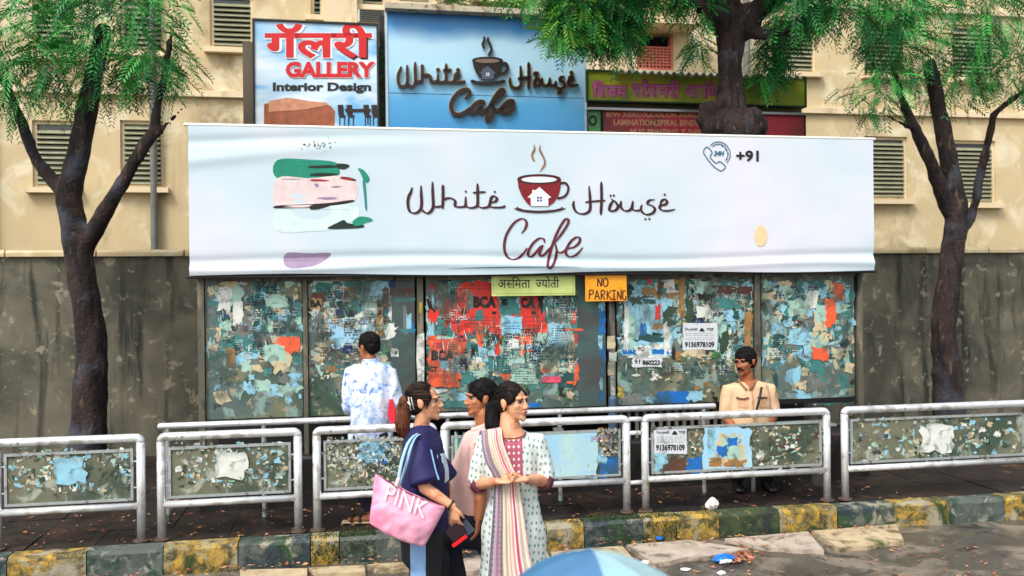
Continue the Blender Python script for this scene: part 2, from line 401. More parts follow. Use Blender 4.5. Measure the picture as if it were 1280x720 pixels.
# ================================================================ BACKDROP: building, compound wall
cream=gm('cream_plaster',(.80,.72,.56),.85,.08,1.2,.004,30,layers=[((.52,.45,.34),1.1,.62,.08,8,(1,1,.3)),((.88,.83,.70),2,.6,.08,4)])
cream2=gm('pale_pillar_plaster',(.88,.80,.66),.85,.06,2,.003,30,layers=[((.62,.55,.42),1.5,.66,.08,8,(1,1,.3))])
dark=flat('dark_recess',(.08,.07,.07),.9,.3); louv=gm('louvre_paint',(.55,.55,.45),.6,.15,8); glassm=gm('window_glass',(.10,.14,.16),.08,.1,3,spec=.8)
VF=14.0
bd=Thing('apartment_building','cream plastered apartment building behind the tree and shop signs','building',(0,VF,0))
def wall_with_holes(mb,u0,u1,z0,z1,v,holes,th=.25):
    us=sorted(set([u0,u1]+[h[0] for h in holes]+[h[1] for h in holes])); zs=sorted(set([z0,z1]+[h[2] for h in holes]+[h[3] for h in holes]))
    for i in range(len(us)-1):
        for j in range(len(zs)-1):
            cu=(us[i]+us[i+1])/2; cz=(zs[j]+zs[j+1])/2
            if any(h[0]<cu<h[1] and h[2]<cz<h[3] for h in holes): continue
            mb.box((us[i],v,zs[j]),(us[i+1],v+th,zs[j+1]))
def hole(x0,x1,y0,y1,v):
    a=S(x0,y0,v); b=S(x1,y1,v); return (a[0],b[0],b[2],a[2])
holes=[hole(388,404,-30,21,VF),hole(449,482,-32,9,VF),hole(496,540,-40,6,VF),hole(796,842,40,88,VF),
       hole(596,645,-46,0,VF),hole(965,1020,20,92,VF),hole(1080,1135,25,95,VF),hole(1190,1245,30,100,VF),hole(40,95,0,70,VF),hole(150,205,-4,66,VF),hole(262,317,-8,62,VF),
       hole(1080,1135,170,250,VF),hole(1190,1245,175,255,VF),hole(40,95,150,235,VF),hole(150,205,150,235,VF)]
mb=MB(); wall_with_holes(mb,-11,13,0,9.5,VF,holes); bd.part('wall',mb,cream)
mb=MB(); mb.box((-11,VF+1.2,0),(13,VF+1.4,9.5)); bd.part('inner_wall',mb,dark)
mb=MB(); a=S(404,0,VF-.25); b=S(446,0,VF-.25); mb.box((a[0],VF-.22,0),(b[0],VF-.002,9.4)); bd.part('pillar',mb,cream2)
for i,h in enumerate(holes):
    if i==3: continue
    mb=MB(); 
    for (a,b,c,d) in ((h[0],h[0]+.05,h[2],h[3]),(h[1]-.05,h[1],h[2],h[3]),(h[0]+.05,h[1]-.05,h[2],h[2]+.05),(h[0]+.05,h[1]-.05,h[3]-.05,h[3])): mb.box((a,VF+.05,c),(b,VF+.12,d))
    wn=bd.part('window',mb,cream2)
    mb=MB(); mb.box((h[0]+.05,VF+.09,h[2]+.05),(h[1]-.05,VF+.10,h[3]-.05)); bd.part('pane',mb,glassm,parent=wn)
    nl=int((h[3]-h[2]-.1)/.075)
    for k in range(nl):
        z=h[2]+.06+k*.075; m_=MB(); m_.add([(h[0]+.05,VF+.02,z),(h[1]-.05,VF+.02,z),(h[1]-.05,VF+.075,z+.055),(h[0]+.05,VF+.075,z+.055),(h[0]+.05,VF+.03,z-.008),(h[1]-.05,VF+.03,z-.008),(h[1]-.05,VF+.085,z+.047),(h[0]+.05,VF+.085,z+.047)],[(0,1,2,3),(7,6,5,4),(0,4,5,1),(3,2,6,7)]); bd.part('louvre_slat',m_,gm('teal_louvre',(.33,.40,.36),.5,.15,9) if i==0 else louv,parent=wn)
    m_=MB(); m_.box((h[0]-.08,VF-.12,h[2]-.08),(h[1]+.08,VF-.002,h[2]-.002)); bd.part('sill',m_,cream2,parent=wn)
# window with the pink concrete grille
h=holes[3]; pinkg=flat('pink_grille_paint',(.78,.42,.36),.8,.12)
mb=MB(); 
for (a,b,c,d) in ((h[0],h[0]+.04,h[2],h[3]),(h[1]-.04,h[1],h[2],h[3]),(h[0]+.04,h[1]-.04,h[2],h[2]+.04)): mb.box((a,VF+.02,c),(b,VF+.1,d))
wn=bd.part('window',mb,pinkg,label='window with a pink square-holed grille under a dark opening')
zt=h[2]+(h[3]-h[2])*.62; nx,nz=9,7
for i in range(1,nx): x=h[0]+.04+(h[1]-h[0]-.08)*i/nx; m_=MB(); m_.box((x-.013,VF+.03,h[2]+.04),(x+.013,VF+.07,zt)); bd.part('grille_bar',m_,pinkg,parent=wn)
for j in range(1,nz+1): z=h[2]+.04+(zt-h[2]-.04)*j/nz; m_=MB(); m_.box((h[0]+.04,VF+.026,z-.013),(h[1]-.04,VF+.066,z+.013)); bd.part('grille_bar',m_,pinkg,parent=wn)
mb=MB(); mb.box((h[0]-.15,VF-.5,h[3]+.02),(h[1]+.3,VF-.002,h[3]+.1)); bd.part('sunshade',mb,cream2)
# things on the facade: condenser unit
acm=flat('condenser_casing',(.80,.80,.76),.5); a=S(447,10,13.4); b=S(484,27,13.4)
t=Thing('air_conditioner_unit','off-white slatted air conditioner unit on the cream wall beside the blue sign','air conditioner',(a[0],13.4,b[2]))
mb=MB(); mb.box((a[0],13.45,b[2]),(b[0],13.99,a[2])); t.part('casing',mb,acm)
for k in range(6):
    z=b[2]+(a[2]-b[2])*(k+.5)/6; m_=MB(); m_.box((a[0]+.03,13.42,z-.008),(b[0]-.03,13.449,z+.008)); t.part('slat',m_,flat('casing_slat_grey',(.30,.31,.28),.6))  # dark grey slats across the off-white casing
# compound wall below and behind everything
cw=gm('grimy_wall',(.42,.40,.34),.9,.2,2,.008,30,layers=[((.28,.28,.24),1.2,.52,.10,10),((.18,.19,.16),5,.58,.07,10,(1,1,.12)),((.55,.52,.44),7,.62,.04,12)])
mb=MB(); mb.box((-10,VS+.35,0),(13,VS+.55,2.6)); single('compound_wall',mb,cw,'long grimy plastered compound wall behind the bus shelter','wall')
mb=MB()
for k in range(23): m_=MB(); u=-10+k; edge_box(m_,u+.01,u+.99,VS+.30,VS+.60,2.602,2.68,rnd,.006,4); o=single('coping_stone',m_,cw,None,None) if False else None; mb.add(m_.v,m_.f)
wl=[o for o in C.objects if o.name=='compound_wall'][0]; c_=mesh_obj('coping',mb,cream,V((1.5,VS+.45,0))); c_.parent=wl
for u in (-5.2,6.6,-2.9):
    mb=MB(); mb.loft([(u,VF-.09,.3),(u,VF-.09,9.3)],[.055,.055],n=12); bd.part('drain_pipe',mb,gm('drain_pipe_grey',(.42,.42,.40),.6,.2,6))
for z in (5.12,6.95): mb=MB(); mb.box((-11,VF-.07,z),(13,VF-.003,z+.09)); bd.part('string_course',mb,cream2)
# grimy shop block carrying the signs, with rolling shutters (mostly hidden by the banner)
# ================================================================ SHOP SIGNS
black=flat('black_frame',(.06,.06,.06),.5); steel=gm('galvanised_steel',(.62,.63,.64),.35,.1,10,metal=.8)
redp=gm('red_print',(.80,.05,.08),.5,.1,8); drk=flat('dark_print',(.07,.07,.08),.5); whp=flat('white_print',(.93,.94,.95),.5,.03)
# --- furniture gallery sign
sgnm=gm('pale_blue_flex',(.72,.84,.92),.4,.06,2,layers=[((.40,.70,.90),.9,.56,.08,2,(1.2,1,3.2)),((.93,.96,.98),1.1,.58,.1,2,(1,1,2.5))])
v=VS; t=Thing('shop_sign','pale blue furniture shop sign with red Devanagari and LLERY lettering, left of the blue sign','sign',S(400,160,v))
t.o['label']='pale blue furniture shop sign with big red lettering and a table, leftmost above the banner'
def framed(t,x0,y0,x1,y1,v,face,frame,fw=2.5,dep=.12,hang=None,tl=0,tr=0):
    a=S(x0,y0,v); b=S(x1,y1,v); mb=MB(); mb.box((a[0],v,b[2]),(b[0],v+.03,a[2])); pn=t.part('sign_panel',mb,face)
    w_=fw/100; mb=MB()
    mb.box((a[0]-w_,v-.02,b[2]-w_),(a[0]-.001,v+dep,a[2]+w_)); mb.box((b[0]+.001,v-.02,b[2]-w_),(b[0]+w_,v+dep,a[2]+w_)); mb.box((a[0],v-.02,a[2]+.001),(b[0],v+dep,a[2]+w_)); mb.box((a[0],v-.02,b[2]-w_),(b[0],v+dep,b[2]-.001))
    t.part('frame',mb,frame); return pn
framed(t,318,26,472,172,v,sgnm,black)
raw=deva(['गॅलरी'],.05)
for off,m_,dx,dy in ((.002,whp,.8,.8),(.004,drk,2.0,2.2),(.007,whp,1.0,.8),(.010,redp,0,0)):
    mb=MB(); r_=deva(['गॅलरी'],.06 if m_ is whp else .03); text(mb,'',(330+dx,28+dy,466+dx,74+dy) if m_ is whp else (331+dx,29+dy,465+dx,73+dy),v,off,raw=r_); t.part('lettering',mb,m_)
for off,m_,dx,dy in ((.004,drk,1.2,1.6),(.007,whp,.8,1),(.010,redp,0,0)):
    mb=MB(); text(mb,'GALLERY',(357+dx,77+dy,469+dx,97+dy),v,off,offset=.05,); t.part('lettering',mb,m_)
mb=MB(); text(mb,'Interior Design',(341,103,464,117),v,.004,offset=.045); t.part('lettering',mb,drk)
brn=flat('sofa_brown_print',(.62,.34,.22),.6,.25); brn2=flat('hand_print_tan',(.80,.55,.42),.6,.2); tbl=flat('table_print',(.15,.07,.07),.6)
mb=MB(); plate(mb,[(330,130),(352,126),(380,127),(404,128),(414,133),(419,139),(418,158),(330,160)],v,.002,.001); t.part('printed_picture',mb,brn,label='brown sofa arm printed on the sign')
mb=MB(); plate(mb,[(336,126),(360,122),(392,127),(408,128),(411,131),(396,134),(380,137),(336,140)],v,.002,.004); t.part('printed_picture',mb,brn2,label='pale hand printed on the sign')
def tableset(mb,x,y):
    for cx in (x,x+11,x+32,x+42):
        plate(mb,[(cx-1,y),(cx+6,y),(cx+7,y+13),(cx,y+13)],v,.002,.003)
        plate(mb,[(cx+1,y+13),(cx+9,y+13),(cx+9,y+16),(cx+1,y+16)],v,.002,.003)
        for q in (1,7): plate(mb,[(cx+q,y+16),(cx+q+1.3,y+16),(cx+q+1.3,y+26),(cx+q,y+26)],v,.002,.003)
    plate(mb,[(x+8,y+5),(x+41,y+5),(x+40,y+9),(x+9,y+9)],v,.002,.006)
    for q in (12,36): plate(mb,[(x+q,y+9),(x+q+1.5,y+9),(x+q+1.5,y+24),(x+q,y+24)],v,.002,.006)
mb=MB(); tableset(mb,423,131); t.part('printed_picture',mb,tbl,label='dark dining table with four chairs printed on the sign')
# dark upright box stands in for the shaded gap between the two signs
mb=MB(); a=S(474,30,VS+.2); b=S(483,170,VS+.2); mb.box((a[0],VS+.15,0),(b[0],VS+.3,a[2]+.1)); single('gap_strip',mb,flat('gap_shade_black',(.12,.10,.09),.7,.3),'dark strip added for the shaded gap between the furniture and blue cafe signs','strip')
# --- blue cafe sign
v=VS+.05
bm_=bpy.data.materials.new('blue_sign_gradient'); bm_.use_nodes=True; n=bm_.node_tree.nodes; L=bm_.node_tree.links  # blue varies with height: deeper at the top, pale across the middle
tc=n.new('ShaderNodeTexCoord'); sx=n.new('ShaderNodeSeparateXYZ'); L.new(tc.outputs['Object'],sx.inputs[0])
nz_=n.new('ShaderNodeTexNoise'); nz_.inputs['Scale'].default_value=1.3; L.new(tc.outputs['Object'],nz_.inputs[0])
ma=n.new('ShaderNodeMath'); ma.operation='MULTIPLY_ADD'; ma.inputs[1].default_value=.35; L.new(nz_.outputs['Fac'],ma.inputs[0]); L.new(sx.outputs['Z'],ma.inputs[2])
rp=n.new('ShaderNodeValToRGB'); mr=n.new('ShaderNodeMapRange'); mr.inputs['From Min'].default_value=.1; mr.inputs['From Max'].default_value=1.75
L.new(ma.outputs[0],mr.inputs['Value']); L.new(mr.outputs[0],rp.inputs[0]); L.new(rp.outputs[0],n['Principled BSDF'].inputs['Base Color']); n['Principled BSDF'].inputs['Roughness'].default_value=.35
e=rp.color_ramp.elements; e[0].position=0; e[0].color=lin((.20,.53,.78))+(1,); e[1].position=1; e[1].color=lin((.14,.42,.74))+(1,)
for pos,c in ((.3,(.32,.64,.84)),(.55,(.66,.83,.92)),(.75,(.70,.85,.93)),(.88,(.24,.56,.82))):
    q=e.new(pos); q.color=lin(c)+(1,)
t=Thing('cafe_sign','blue cafe signboard with raised dark cup and lettering, top centre behind the banner','sign',S(607,172,v))
a=S(484,15,v); b=S(731,172,v); sm=S(600,119.3,v)[2]
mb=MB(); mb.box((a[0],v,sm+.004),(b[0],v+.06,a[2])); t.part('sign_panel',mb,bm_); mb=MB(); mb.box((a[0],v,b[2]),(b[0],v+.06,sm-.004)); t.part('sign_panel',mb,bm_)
mb=MB(); mb.box((a[0],v+.012,b[2]),(b[0],v+.055,a[2]-.02)); t.part('backing',mb,black)
mb=MB(); mb.box((a[0]-.03,v-.16,a[2]+.002),(b[0]+.03,v+.3,a[2]+.07)); t.part('top_ledge',mb,gm('ledge_concrete',(.70,.66,.58),.9,.15,6,.004,40,layers=[((.45,.36,.26),9,.6,.05,8)]))
for q0,q1 in ((b[0]+.001,b[0]+.03),(a[0]-.03,a[0]-.001)):
    mb=MB(); mb.box((q0,v-.012,b[2]),(q1,v+.2,a[2])); t.part('side_trim',mb,flat('pale_trim',(.70,.78,.82),.5))
wz=lambda x,y:(500+x/9.143,220+y/9.143); hz=lambda x,y:(710+x/9.143,215+y/9.143); cz=lambda x,y:(620+x/9,262+y/9); pz=lambda x,y:(625+x/6.86,170+y/6.86)
WHITE=[[(140,130),(122,190),(98,240),(90,320),(110,400),(165,425),(215,405),(240,365),(247,300),(242,200),(240,110)],[(240,370),(270,405),(315,425),(360,395),(380,335),(374,200),(371,65)],
 [(490,100),(492,200),(488,375)],[(375,352),(430,352),(485,345)],[(487,288),(530,257),(590,255),(630,288),(628,330),(645,352),(720,352),(748,335),(750,235)],[(748,335),(790,362),(850,358),(885,330),(888,200),(886,85)],[(832,190),(900,186),(980,182)],
 [(885,335),(930,362),(980,360),(1015,345),(1032,300),(1045,248),(1078,230),(1108,258),(1090,290),(1035,305)],[(1015,345),(1070,358),(1160,358),(1208,342)]]
WDOT=[(752,178),(1083,180)]
HOUSE=[[(68,330),(62,385),(90,450),(150,478),(210,470),(252,425),(252,300),(240,160)],[(380,110),(384,300),(375,490)],[(195,345),(300,334),(430,325)],[(490,305),(545,345),(572,395),(545,435),(495,446),(472,428),(488,370),(520,325)],
 [(608,330),(603,395),(640,438),(690,442),(728,410),(742,330)],[(728,412),(765,440),(832,437)],[(845,375),(833,430),(870,475),(920,486),(975,462),(993,420),(960,385),(912,365),(928,325),(992,315)],[(1050,385),(1072,330),(1110,312),(1132,340),(1112,370),(1060,384),(1048,410),(1085,440),(1160,440),(1225,425)]]
HDOT=[(487,270),(523,268),(885,537),(930,535),(1105,258)]
CAFE=[[(285,265),(322,225),(345,160),(325,112),(270,106),(190,165),(115,290),(92,420),(120,520),(180,560),(250,545),(310,490),(350,430)],[(545,372),(538,332),(490,322),(425,370),(372,450),(362,512),(395,530),(440,492),(500,420),(532,400)],[(532,400),(492,480),(502,522),(550,500),(605,430)],
 [(605,430),(690,335),(760,240),(812,150),(808,105),(770,118),(705,225),(645,365),(600,520),(582,620),(602,662),(640,625),(670,545),(682,450),(660,365)],[(665,390),(685,460),(720,485),(770,465),(800,440),(880,420),(935,370),(942,318),(900,312),(840,360),(792,445),(790,500),(832,530),(890,516),(940,470),(975,425)]]
STEAM=[[(292,70),(296,110),(276,160),(285,200),(300,215)],[(345,75),(342,120),(370,175),(385,225),(372,265),(340,303)]]
def mp_(fn,P,af):
    return [af(*fn(*p)) for p in P]
ident=lambda x,y:(x,y)
def sgA(x,y): return (497+(x-509)*.689, 76.5+(y-226)*.785)
def sgH(x,y): return (637+(x-716.5)*.675, 77.5+(y-227)*.81)
def sgC(x,y): return (562+(x-628)*.816, 111+(y-272)*.616)
def sgU(x,y): return (587.5+(x-642)*.686, 44+(y-178)*.69)
halo=flat('gilded_letter_back',(.72,.62,.42),.4); dbr=flat('dark_brown_letter',(.11,.045,.04),.45,.2)
vf=lambda x,y:v
def signword(P,fn,af,wd,dots=()):
    for (m_,wk,th,o_) in ((halo,1.3,.03,0),(dbr,0,.05,.0)):
        mb=MB()
        for s_ in P: ribbon(mb,mp_(fn,s_,af),wd+wk,vf,th,sub=4,taper=True)
        for d in dots:
            c_=af(*fn(*d)); plate(mb,disc_pts(c_[0],c_[1],(wd+wk)*.62,n=10),v,th,0)
        t.part('lettering' ,mb,m_)
signword(WHITE,wz,sgA,3.6,WDOT); signword(HOUSE,hz,sgH,3.6,HDOT); signword(CAFE,cz,sgC,5.2)
mb=MB()
for s_ in STEAM: ribbon(mb,mp_(pz,s_,sgU),3,vf,.05,sub=4)
t.part('steam',mb,dbr)
CUPB=[(150,372),(158,440),(185,510),(228,572),(258,600),(420,600),(462,570),(502,510),(520,440),(522,372),(505,350),(440,335),(335,328),(230,335),(165,352)]
CHIM=[(265,600),(262,530),(235,528),(276,488),(276,465),(290,460),(302,468),(338,437),(440,528),(415,533),(415,600)]
def cup(t,vf2,af,body,line,inner,house,win,th,lw):
    mb=MB(); plate(mb,mp_(pz,CUPB,af),vf2,th); cp=t.part('cup_picture',mb,body)
    mb=MB(); 
    ribbon(mb,mp_(pz,disc_pts(335,370,180,36,n=16),af),lw*.8,vf2,th+.002,sub=3,closed=True)
    ribbon(mb,mp_(pz,[(520,405),(560,403),(586,440),(576,490),(545,522),(490,535)],af),lw*1.1,vf2,th+.001,sub=4,taper=False)
    ribbon(mb,mp_(pz,[(122,620),(200,640),(335,650),(470,640),(562,620)],af),[lw*.7,lw*1.1,lw*1.2,lw*1.1,lw*.7],vf2,th+.001,sub=4)
    ribbon(mb,mp_(pz,[(152,608),(150,620),(200,634)],af),lw*.8,vf2,th+.001,sub=3); ribbon(mb,mp_(pz,[(528,608),(530,622),(480,634)],af),lw*.8,vf2,th+.001,sub=3)
    t.part('outline',mb,line,parent=cp)
    mb=MB(); plate(mb,mp_(pz,disc_pts(335,374,152,26,n=20),af),vf2,th+.003); t.part('drink',mb,inner,parent=cp)
    mb=MB(); plate(mb,mp_(pz,CHIM,af),vf2,th+.004); hs_=t.part('house_picture',mb,house,parent=cp)
    mb=MB()
    for (x,y) in ((326,529),(351,529),(326,553),(351,553)): plate(mb,mp_(pz,[(x-8,y-8),(x+8,y-8),(x+8,y+8),(x-8,y+8)],af),vf2,th+.006)
    t.part('house_window',mb,win,parent=cp)
cup(t,vf,sgU,dbr,dbr,flat('cup_tan',(.48,.40,.36),.5),flat('cup_house_slate',(.30,.34,.42),.5),whp,.05,3.2)
# --- yellow-green stationery sign
ygm=gm('yellow_green_flex',(.52,.60,.14),.55,.18,1.5,layers=[((.68,.66,.16),1.6,.52,.08,4),((.24,.46,.18),1.4,.58,.08,6)])
v=VS+.02; t=Thing('stationery_sign','yellow-green stationery shop sign with pink Devanagari lettering, behind the tree trunk','sign',S(830,135,v))
framed(t,734,89,1006,132.5,v,ygm,flat('green_frame',(.10,.22,.12),.6),2,.1)
pkp=flat('magenta_outline_print',(.72,.16,.42),.5,.2); lil=flat('lilac_print',(.72,.42,.62),.5,.2)
segs=[['िशवम'],[('स',True),'टेशनरी'],['आ','िण']]
for sg,bx in zip(segs,((741,101,783,122),(790,99,849,122),(857,101,899,122))):
    for off,of,m_ in ((.002,.07,pkp),(.006,.012,lil)):
        mb=MB(); e_=1 if of>.03 else 0; text(mb,'',(bx[0]-e_,bx[1]-e_,bx[2]+e_,bx[3]+e_),v,off,raw=deva(sg,of),tilt=1.0); t.part('lettering',mb,m_)
a=S(734,134.5,v); b=S(1006,134.5,v)
mb=MB(); mb.box((a[0],v-.06,a[2]-.035),(b[0],v+.02,a[2]-.004)); t.part('bottom_rail',mb,steel)
# --- red services board and the small green board beside it
rdm=gm('faded_red_flex',(.72,.20,.26),.55,.15,2,layers=[((.52,.20,.20),2.5,.58,.06,6)])
v=VS+.04; t=Thing('services_board','faded red board listing printing services below the yellow-green sign','sign',S(820,172,v))
framed(t,753.5,139,1006,188,v,rdm,black,1,.06)
gd=flat('faded_gold_print',(.80,.58,.42),.5,.15)
for i,(tx,bx) in enumerate((('B/W XEROX,COLOR XEROX,B/W PRINTOUT,',(758,139.5,952,147)),('LAMINATION,SPIRAL BINDING,',(767,149,887,158)),('MUG PRINTING, T-SHIRT PRINTING,',(788,161,925,170.5)))):
    mb=MB(); text(mb,tx,bx,v,.003,offset=.03,tilt=1.2); t.part('lettering',mb,gd)
v=VS+.03; t=Thing('small_board','narrow green board with black capital letters at the left of the red board','sign',S(743,172,v))
framed(t,734.5,138.5,751,188,v,flat('faded_green_board',(.32,.58,.34),.6,.2),black,1,.05)
for ch,bx in (('R',(738,125,748,137)),('O',(735.5,143.5,746.5,158)),('X',(736.5,164,747,178))):
    if ch=='R': continue
    mb=MB(); text(mb,ch,bx,v,.003,offset=.06); t.part('lettering',mb,drk)
# --- corrugated canopy edge over the stationery sign
v=VS-.25; mb=MB(); a=S(775,90,v); b=S(1006,90,v); n_=110; vs=[];fs=[]
for i in range(n_+1):
    u=a[0]+(b[0]-a[0])*i/n_; zz=a[2]+.015+.022*math.sin(i*1.45)
    for (vv,dz) in ((v,0),(v+1.4,.25)):
        vs.append((u,vv,zz+dz)); vs.append((u,vv,zz+dz-.012))
for i in range(n_):
    A=i*4; fs+=[(A,A+4,A+6,A+2),(A+1,A+3,A+7,A+5),(A,A+1,A+5,A+4),(A+2,A+6,A+7,A+3)]
mb.add(vs,fs); single('corrugated_canopy',mb,gm('pale_corrugated_sheet',(.72,.72,.66),.6,.15,6),'pale corrugated sheet canopy just above the yellow-green sign','canopy')
# shops under the signs
shopm=gm('shop_wall',(.40,.36,.30),.8,.2,2)
mb=MB(); mb.box((S(300,0,VS)[0],VS+.20,2.61),(S(733,0,VS)[0],VS+.34,5.2)); single('shop_block',mb,shopm,'plastered shop block carrying the furniture and cafe signs','building')
mb=MB(); mb.box((S(734,0,VS)[0],VS+.20,2.61),(S(1010,0,VS)[0],VS+.34,4.6)); single('shop_block',mb,shopm,'low plastered shop block carrying the stationery sign','building')
# ================================================================ BUS SHELTER: posts, roof, notice boards
shm=gm('weathered_shelter_paint',(.34,.33,.28),.6,.2,5,.003,30,layers=[((.52,.48,.40),5,.58,.06,8,(1,1,.3)),((.16,.15,.13),6,.6,.05,8,(1,1,.3))])
boardm=gm('grimy_board',(.33,.40,.38),.55,.2,4,.003,40,layers=[((.22,.30,.25),1.6,.52,.08,8),((.46,.46,.36),2.4,.56,.05,10),((.50,.60,.58),4.5,.58,.03,10),((.60,.56,.46),11,.64,.025,6),((.13,.12,.11),6,.62,.03,8)])
boardg=gm('bare_green_board',(.25,.35,.34),.5,.15,4,.002,40,layers=[((.26,.26,.26),1.4,.52,.08,5),((.40,.46,.44),9,.68,.03,8)])
sh=Thing('bus_shelter','long bus shelter with poster-covered boards under the white cafe banner','bus shelter',S(640,650,VP))
ZB=S(640,511,VP)[2]; ZT=S(640,349,VP)[2]; ZR=S(640,341,VB)[2]
PX=[(388,519),(532.5,757),(771.5,941)]
RAN=[(-2,1,0)]
u_of=lambda px:S(px,430,VP)[0]
bays=[(u_of(258),u_of(378)),(u_of(386),u_of(519)),(u_of(533),u_of(757)),(u_of(771.5),u_of(941)),(u_of(952),u_of(1068))]
boards=[]
for i,(a,b) in enumerate(bays):
    mb=MB(); mb.box((a,VP,ZB),(b,VP+.03,ZT)); bo=sh.part('notice_board',mb,boardm); boards.append(bo)
    mb=MB(); 
    mb.box((a-.004,VP-.022,ZT+.002),(b+.004,VP+.04,ZT+.035)); sh.part('board_rail',mb,shm)
    mb=MB(); mb.box((a-.004,VP-.012,ZB-.05),(b+.004,VP+.04,ZB-.002)); sh.part('board_rail',mb,flat('black_rail_paint',(.05,.05,.05),.5))
mb=MB(); mb.box((u_of(722),VP-.004,ZB),(u_of(757)-.002,VP-.0005,ZT)); sh.part('bare_strip',mb,boardg,parent=boards[2])
mb=MB(); mb.box((u_of(490),VP-.004,ZB),(u_of(519)-.002,VP-.0005,ZT)); sh.part('bare_strip',mb,boardg,parent=boards[1])
for px in (252,382,525.5,764.5,946,1074):
    mb=MB(); u=u_of(px); hwid=.028 if px!=382 else .02
    mb.box((u-hwid,VP-.03,PZ),(u+hwid,VP+.05,ZR+1.30)); sh.part('post',mb,shm if px!=764.5 else gm('steel_post',(.48,.47,.45),.4,.2,6,metal=.5,layers=[((.25,.20,.18),5,.56,.06,8,(1,1,.3))]))
mb=MB(); mb.box((u_of(246),VB+.06,ZR+1.26),(u_of(1080),VP+1.35,ZR+1.32)); sh.part('roof',mb,shm)
mb=MB(); mb.box((u_of(246),VP+1.25,PZ),(u_of(1080),VP+1.30,ZR+1.25)); sh.part('back_wall',mb,flat('shade_dark_back_wall',(.10,.09,.085),.9,.4))  # near-black wall colour stands in for the shade under the roof
mb=MB(); mb.box((u_of(246),VP-.08,ZT+.036),(u_of(1080),VP-.035,ZT+.07)); sh.part('top_beam',mb,shm)
# low barrier of flat bars under the boards
for i in range(20):
    u=u_of(775)+i*.083; m_=MB(); hh=ZB-.053; m_.box((u,VP+.05,hh-.42),(u+.035,VP+.06,hh)); sh.part('barrier_bar',m_,flat('barrier_grey',(.42,.40,.37),.6,.2))
m_=MB(); m_.box((u_of(250),VP+.061,ZB-.50),(u_of(1076),VP+.09,ZB-.46)); sh.part('barrier_rail',m_,shm)
mb=MB(); edge_box(mb,u_of(250),u_of(1076),8.24,8.7,PZ-.02,.66,rnd,.01,60); sh.part('plinth',mb,gm('shade_dark_plinth',(.09,.075,.07),.6,.3,4,.006,40,layers=[((.22,.12,.09),12,.66,.03,6,(.3,1,1)),((.05,.05,.05),3,.55,.06,6)]))  # near-black base colour stands in for the shaded void below the boards; reddish flecks
# bench for the waiting people, behind the boards' lower edge
bn=Thing('bench','low steel pipe bench behind the right railing, under the seated man','bench',(u_of(930),8.0,PZ))
bt=MB(); u0,u1=u_of(900),u_of(1010)
for k in range(4):
    m_=MB(); m_.loft([(u0,7.86+k*.08,.80),(u1,7.86+k*.08,.80)],[.022,.022],side=(0,0,1),n=8); bn.part('seat_tube',m_,steel)
for u in (u0+.1,u1-.1):
    m_=MB(); m_.box((u-.02,7.85,PZ),(u+.02,8.10,.776)); bn.part('leg',m_,steel)
# ---------------------------------------------------------------- torn posters
pc={k:gm('poster_'+k,c,.65,.10,14,layers=[((c[0]*.55+.12,c[1]*.55+.14,c[2]*.55+.13),11,.56,.05,8),((c[0]*.3+.14,c[1]*.3+.18,c[2]*.3+.16),3.1,.57,.07,10,(1,1,.6)),((c[0]*.5+.35,c[1]*.5+.36,c[2]*.5+.34),24,.66,.03,5,(1,1,.5))]) for k,c in dict(
 white=(.84,.85,.82),cream=(.78,.72,.58),red=(.86,.19,.15),orange=(.93,.36,.20),tan=(.62,.45,.24),teal=(.22,.48,.47),dkteal=(.10,.28,.28),sky=(.55,.76,.84),
 blue=(.05,.40,.72),grey=(.42,.44,.42),dkgreen=(.16,.26,.18),pink=(.90,.30,.42),black=(.07,.06,.07),green=(.25,.50,.28),lilac=(.62,.62,.72),brown=(.35,.20,.14),yellow=(.75,.66,.20),navy=(.10,.14,.45),mint=(.62,.76,.70)).items()}
pc['clean_blue']=gm('clean_pale_blue_sheet',(.60,.78,.88),.6,.05,3,layers=[((.70,.82,.80),2.2,.56,.10,3)]); pc['clean_white']=gm('clean_notice_paper',(.80,.82,.84),.65,.04,8,layers=[((.62,.64,.66),9,.62,.06,6)])
PK=list(pc); PIDX={k:i for i,k in enumerate(PK)}
def litter(parent,thing,x0,x1,y0,y1,v,n,pal,seed,smin=2,smax=9,dens=None,base=1):
    "many small scraps of old paper glued over one another, too small to pick apart"
    rn=random.Random(seed); mb=MB()
    for i in range(n):
        for _ in range(6):
            x=rn.uniform(x0,x1); y=rn.uniform(y0,y1)
            if dens is None or rn.random()<dens(x,y): break
        else: continue
        w=rn.uniform(smin,smax)*rn.choice((.5,1,1.3)); h=rn.uniform(smin,smax)*rn.choice((.6,1,1))
        w=min(w,2*min(x-x0,x1-x)+1); h=min(h,2*min(y-y0,y1-y)+1)
        plate(mb,torn(x,y,w,h,rn,.38,12,rn.uniform(-.4,.4)),v,.0012,.0004*base+.0000045*i*(400/max(n,1)),mi=PIDX[rn.choice(pal)])
    return thing.part('paper_scraps',mb,[pc[k] for k in PK],parent=parent,stuff=True)
LV=[.0022]
def sheet(parent,thing,x,y,w,h,col,v,seed=0,jag_=.14,label=None,edges=None,n=20,rot=0,lift=None,name='torn_poster'):
    LV[0]+=.00003; o_=LV[0] if lift is None else lift
    rn=random.Random(seed*7+int(x)); mb=MB(); plate(mb,torn(x,y,w,h,rn,jag_,n,rot,edges),v,.0012,o_)
    return thing.part(name,mb,pc[col],parent=parent,label=label),o_+.0012
def printed(parent,thing,items,v,o_,col='black'):
    for it in items:
        mb=MB(); text(mb,it[0],it[1],v,o_+.0008,offset=it[2] if len(it)>2 else .05,raw=it[3] if len(it)>3 else None)
        if mb.v: thing.part('lettering',mb,pc[col],parent=parent)
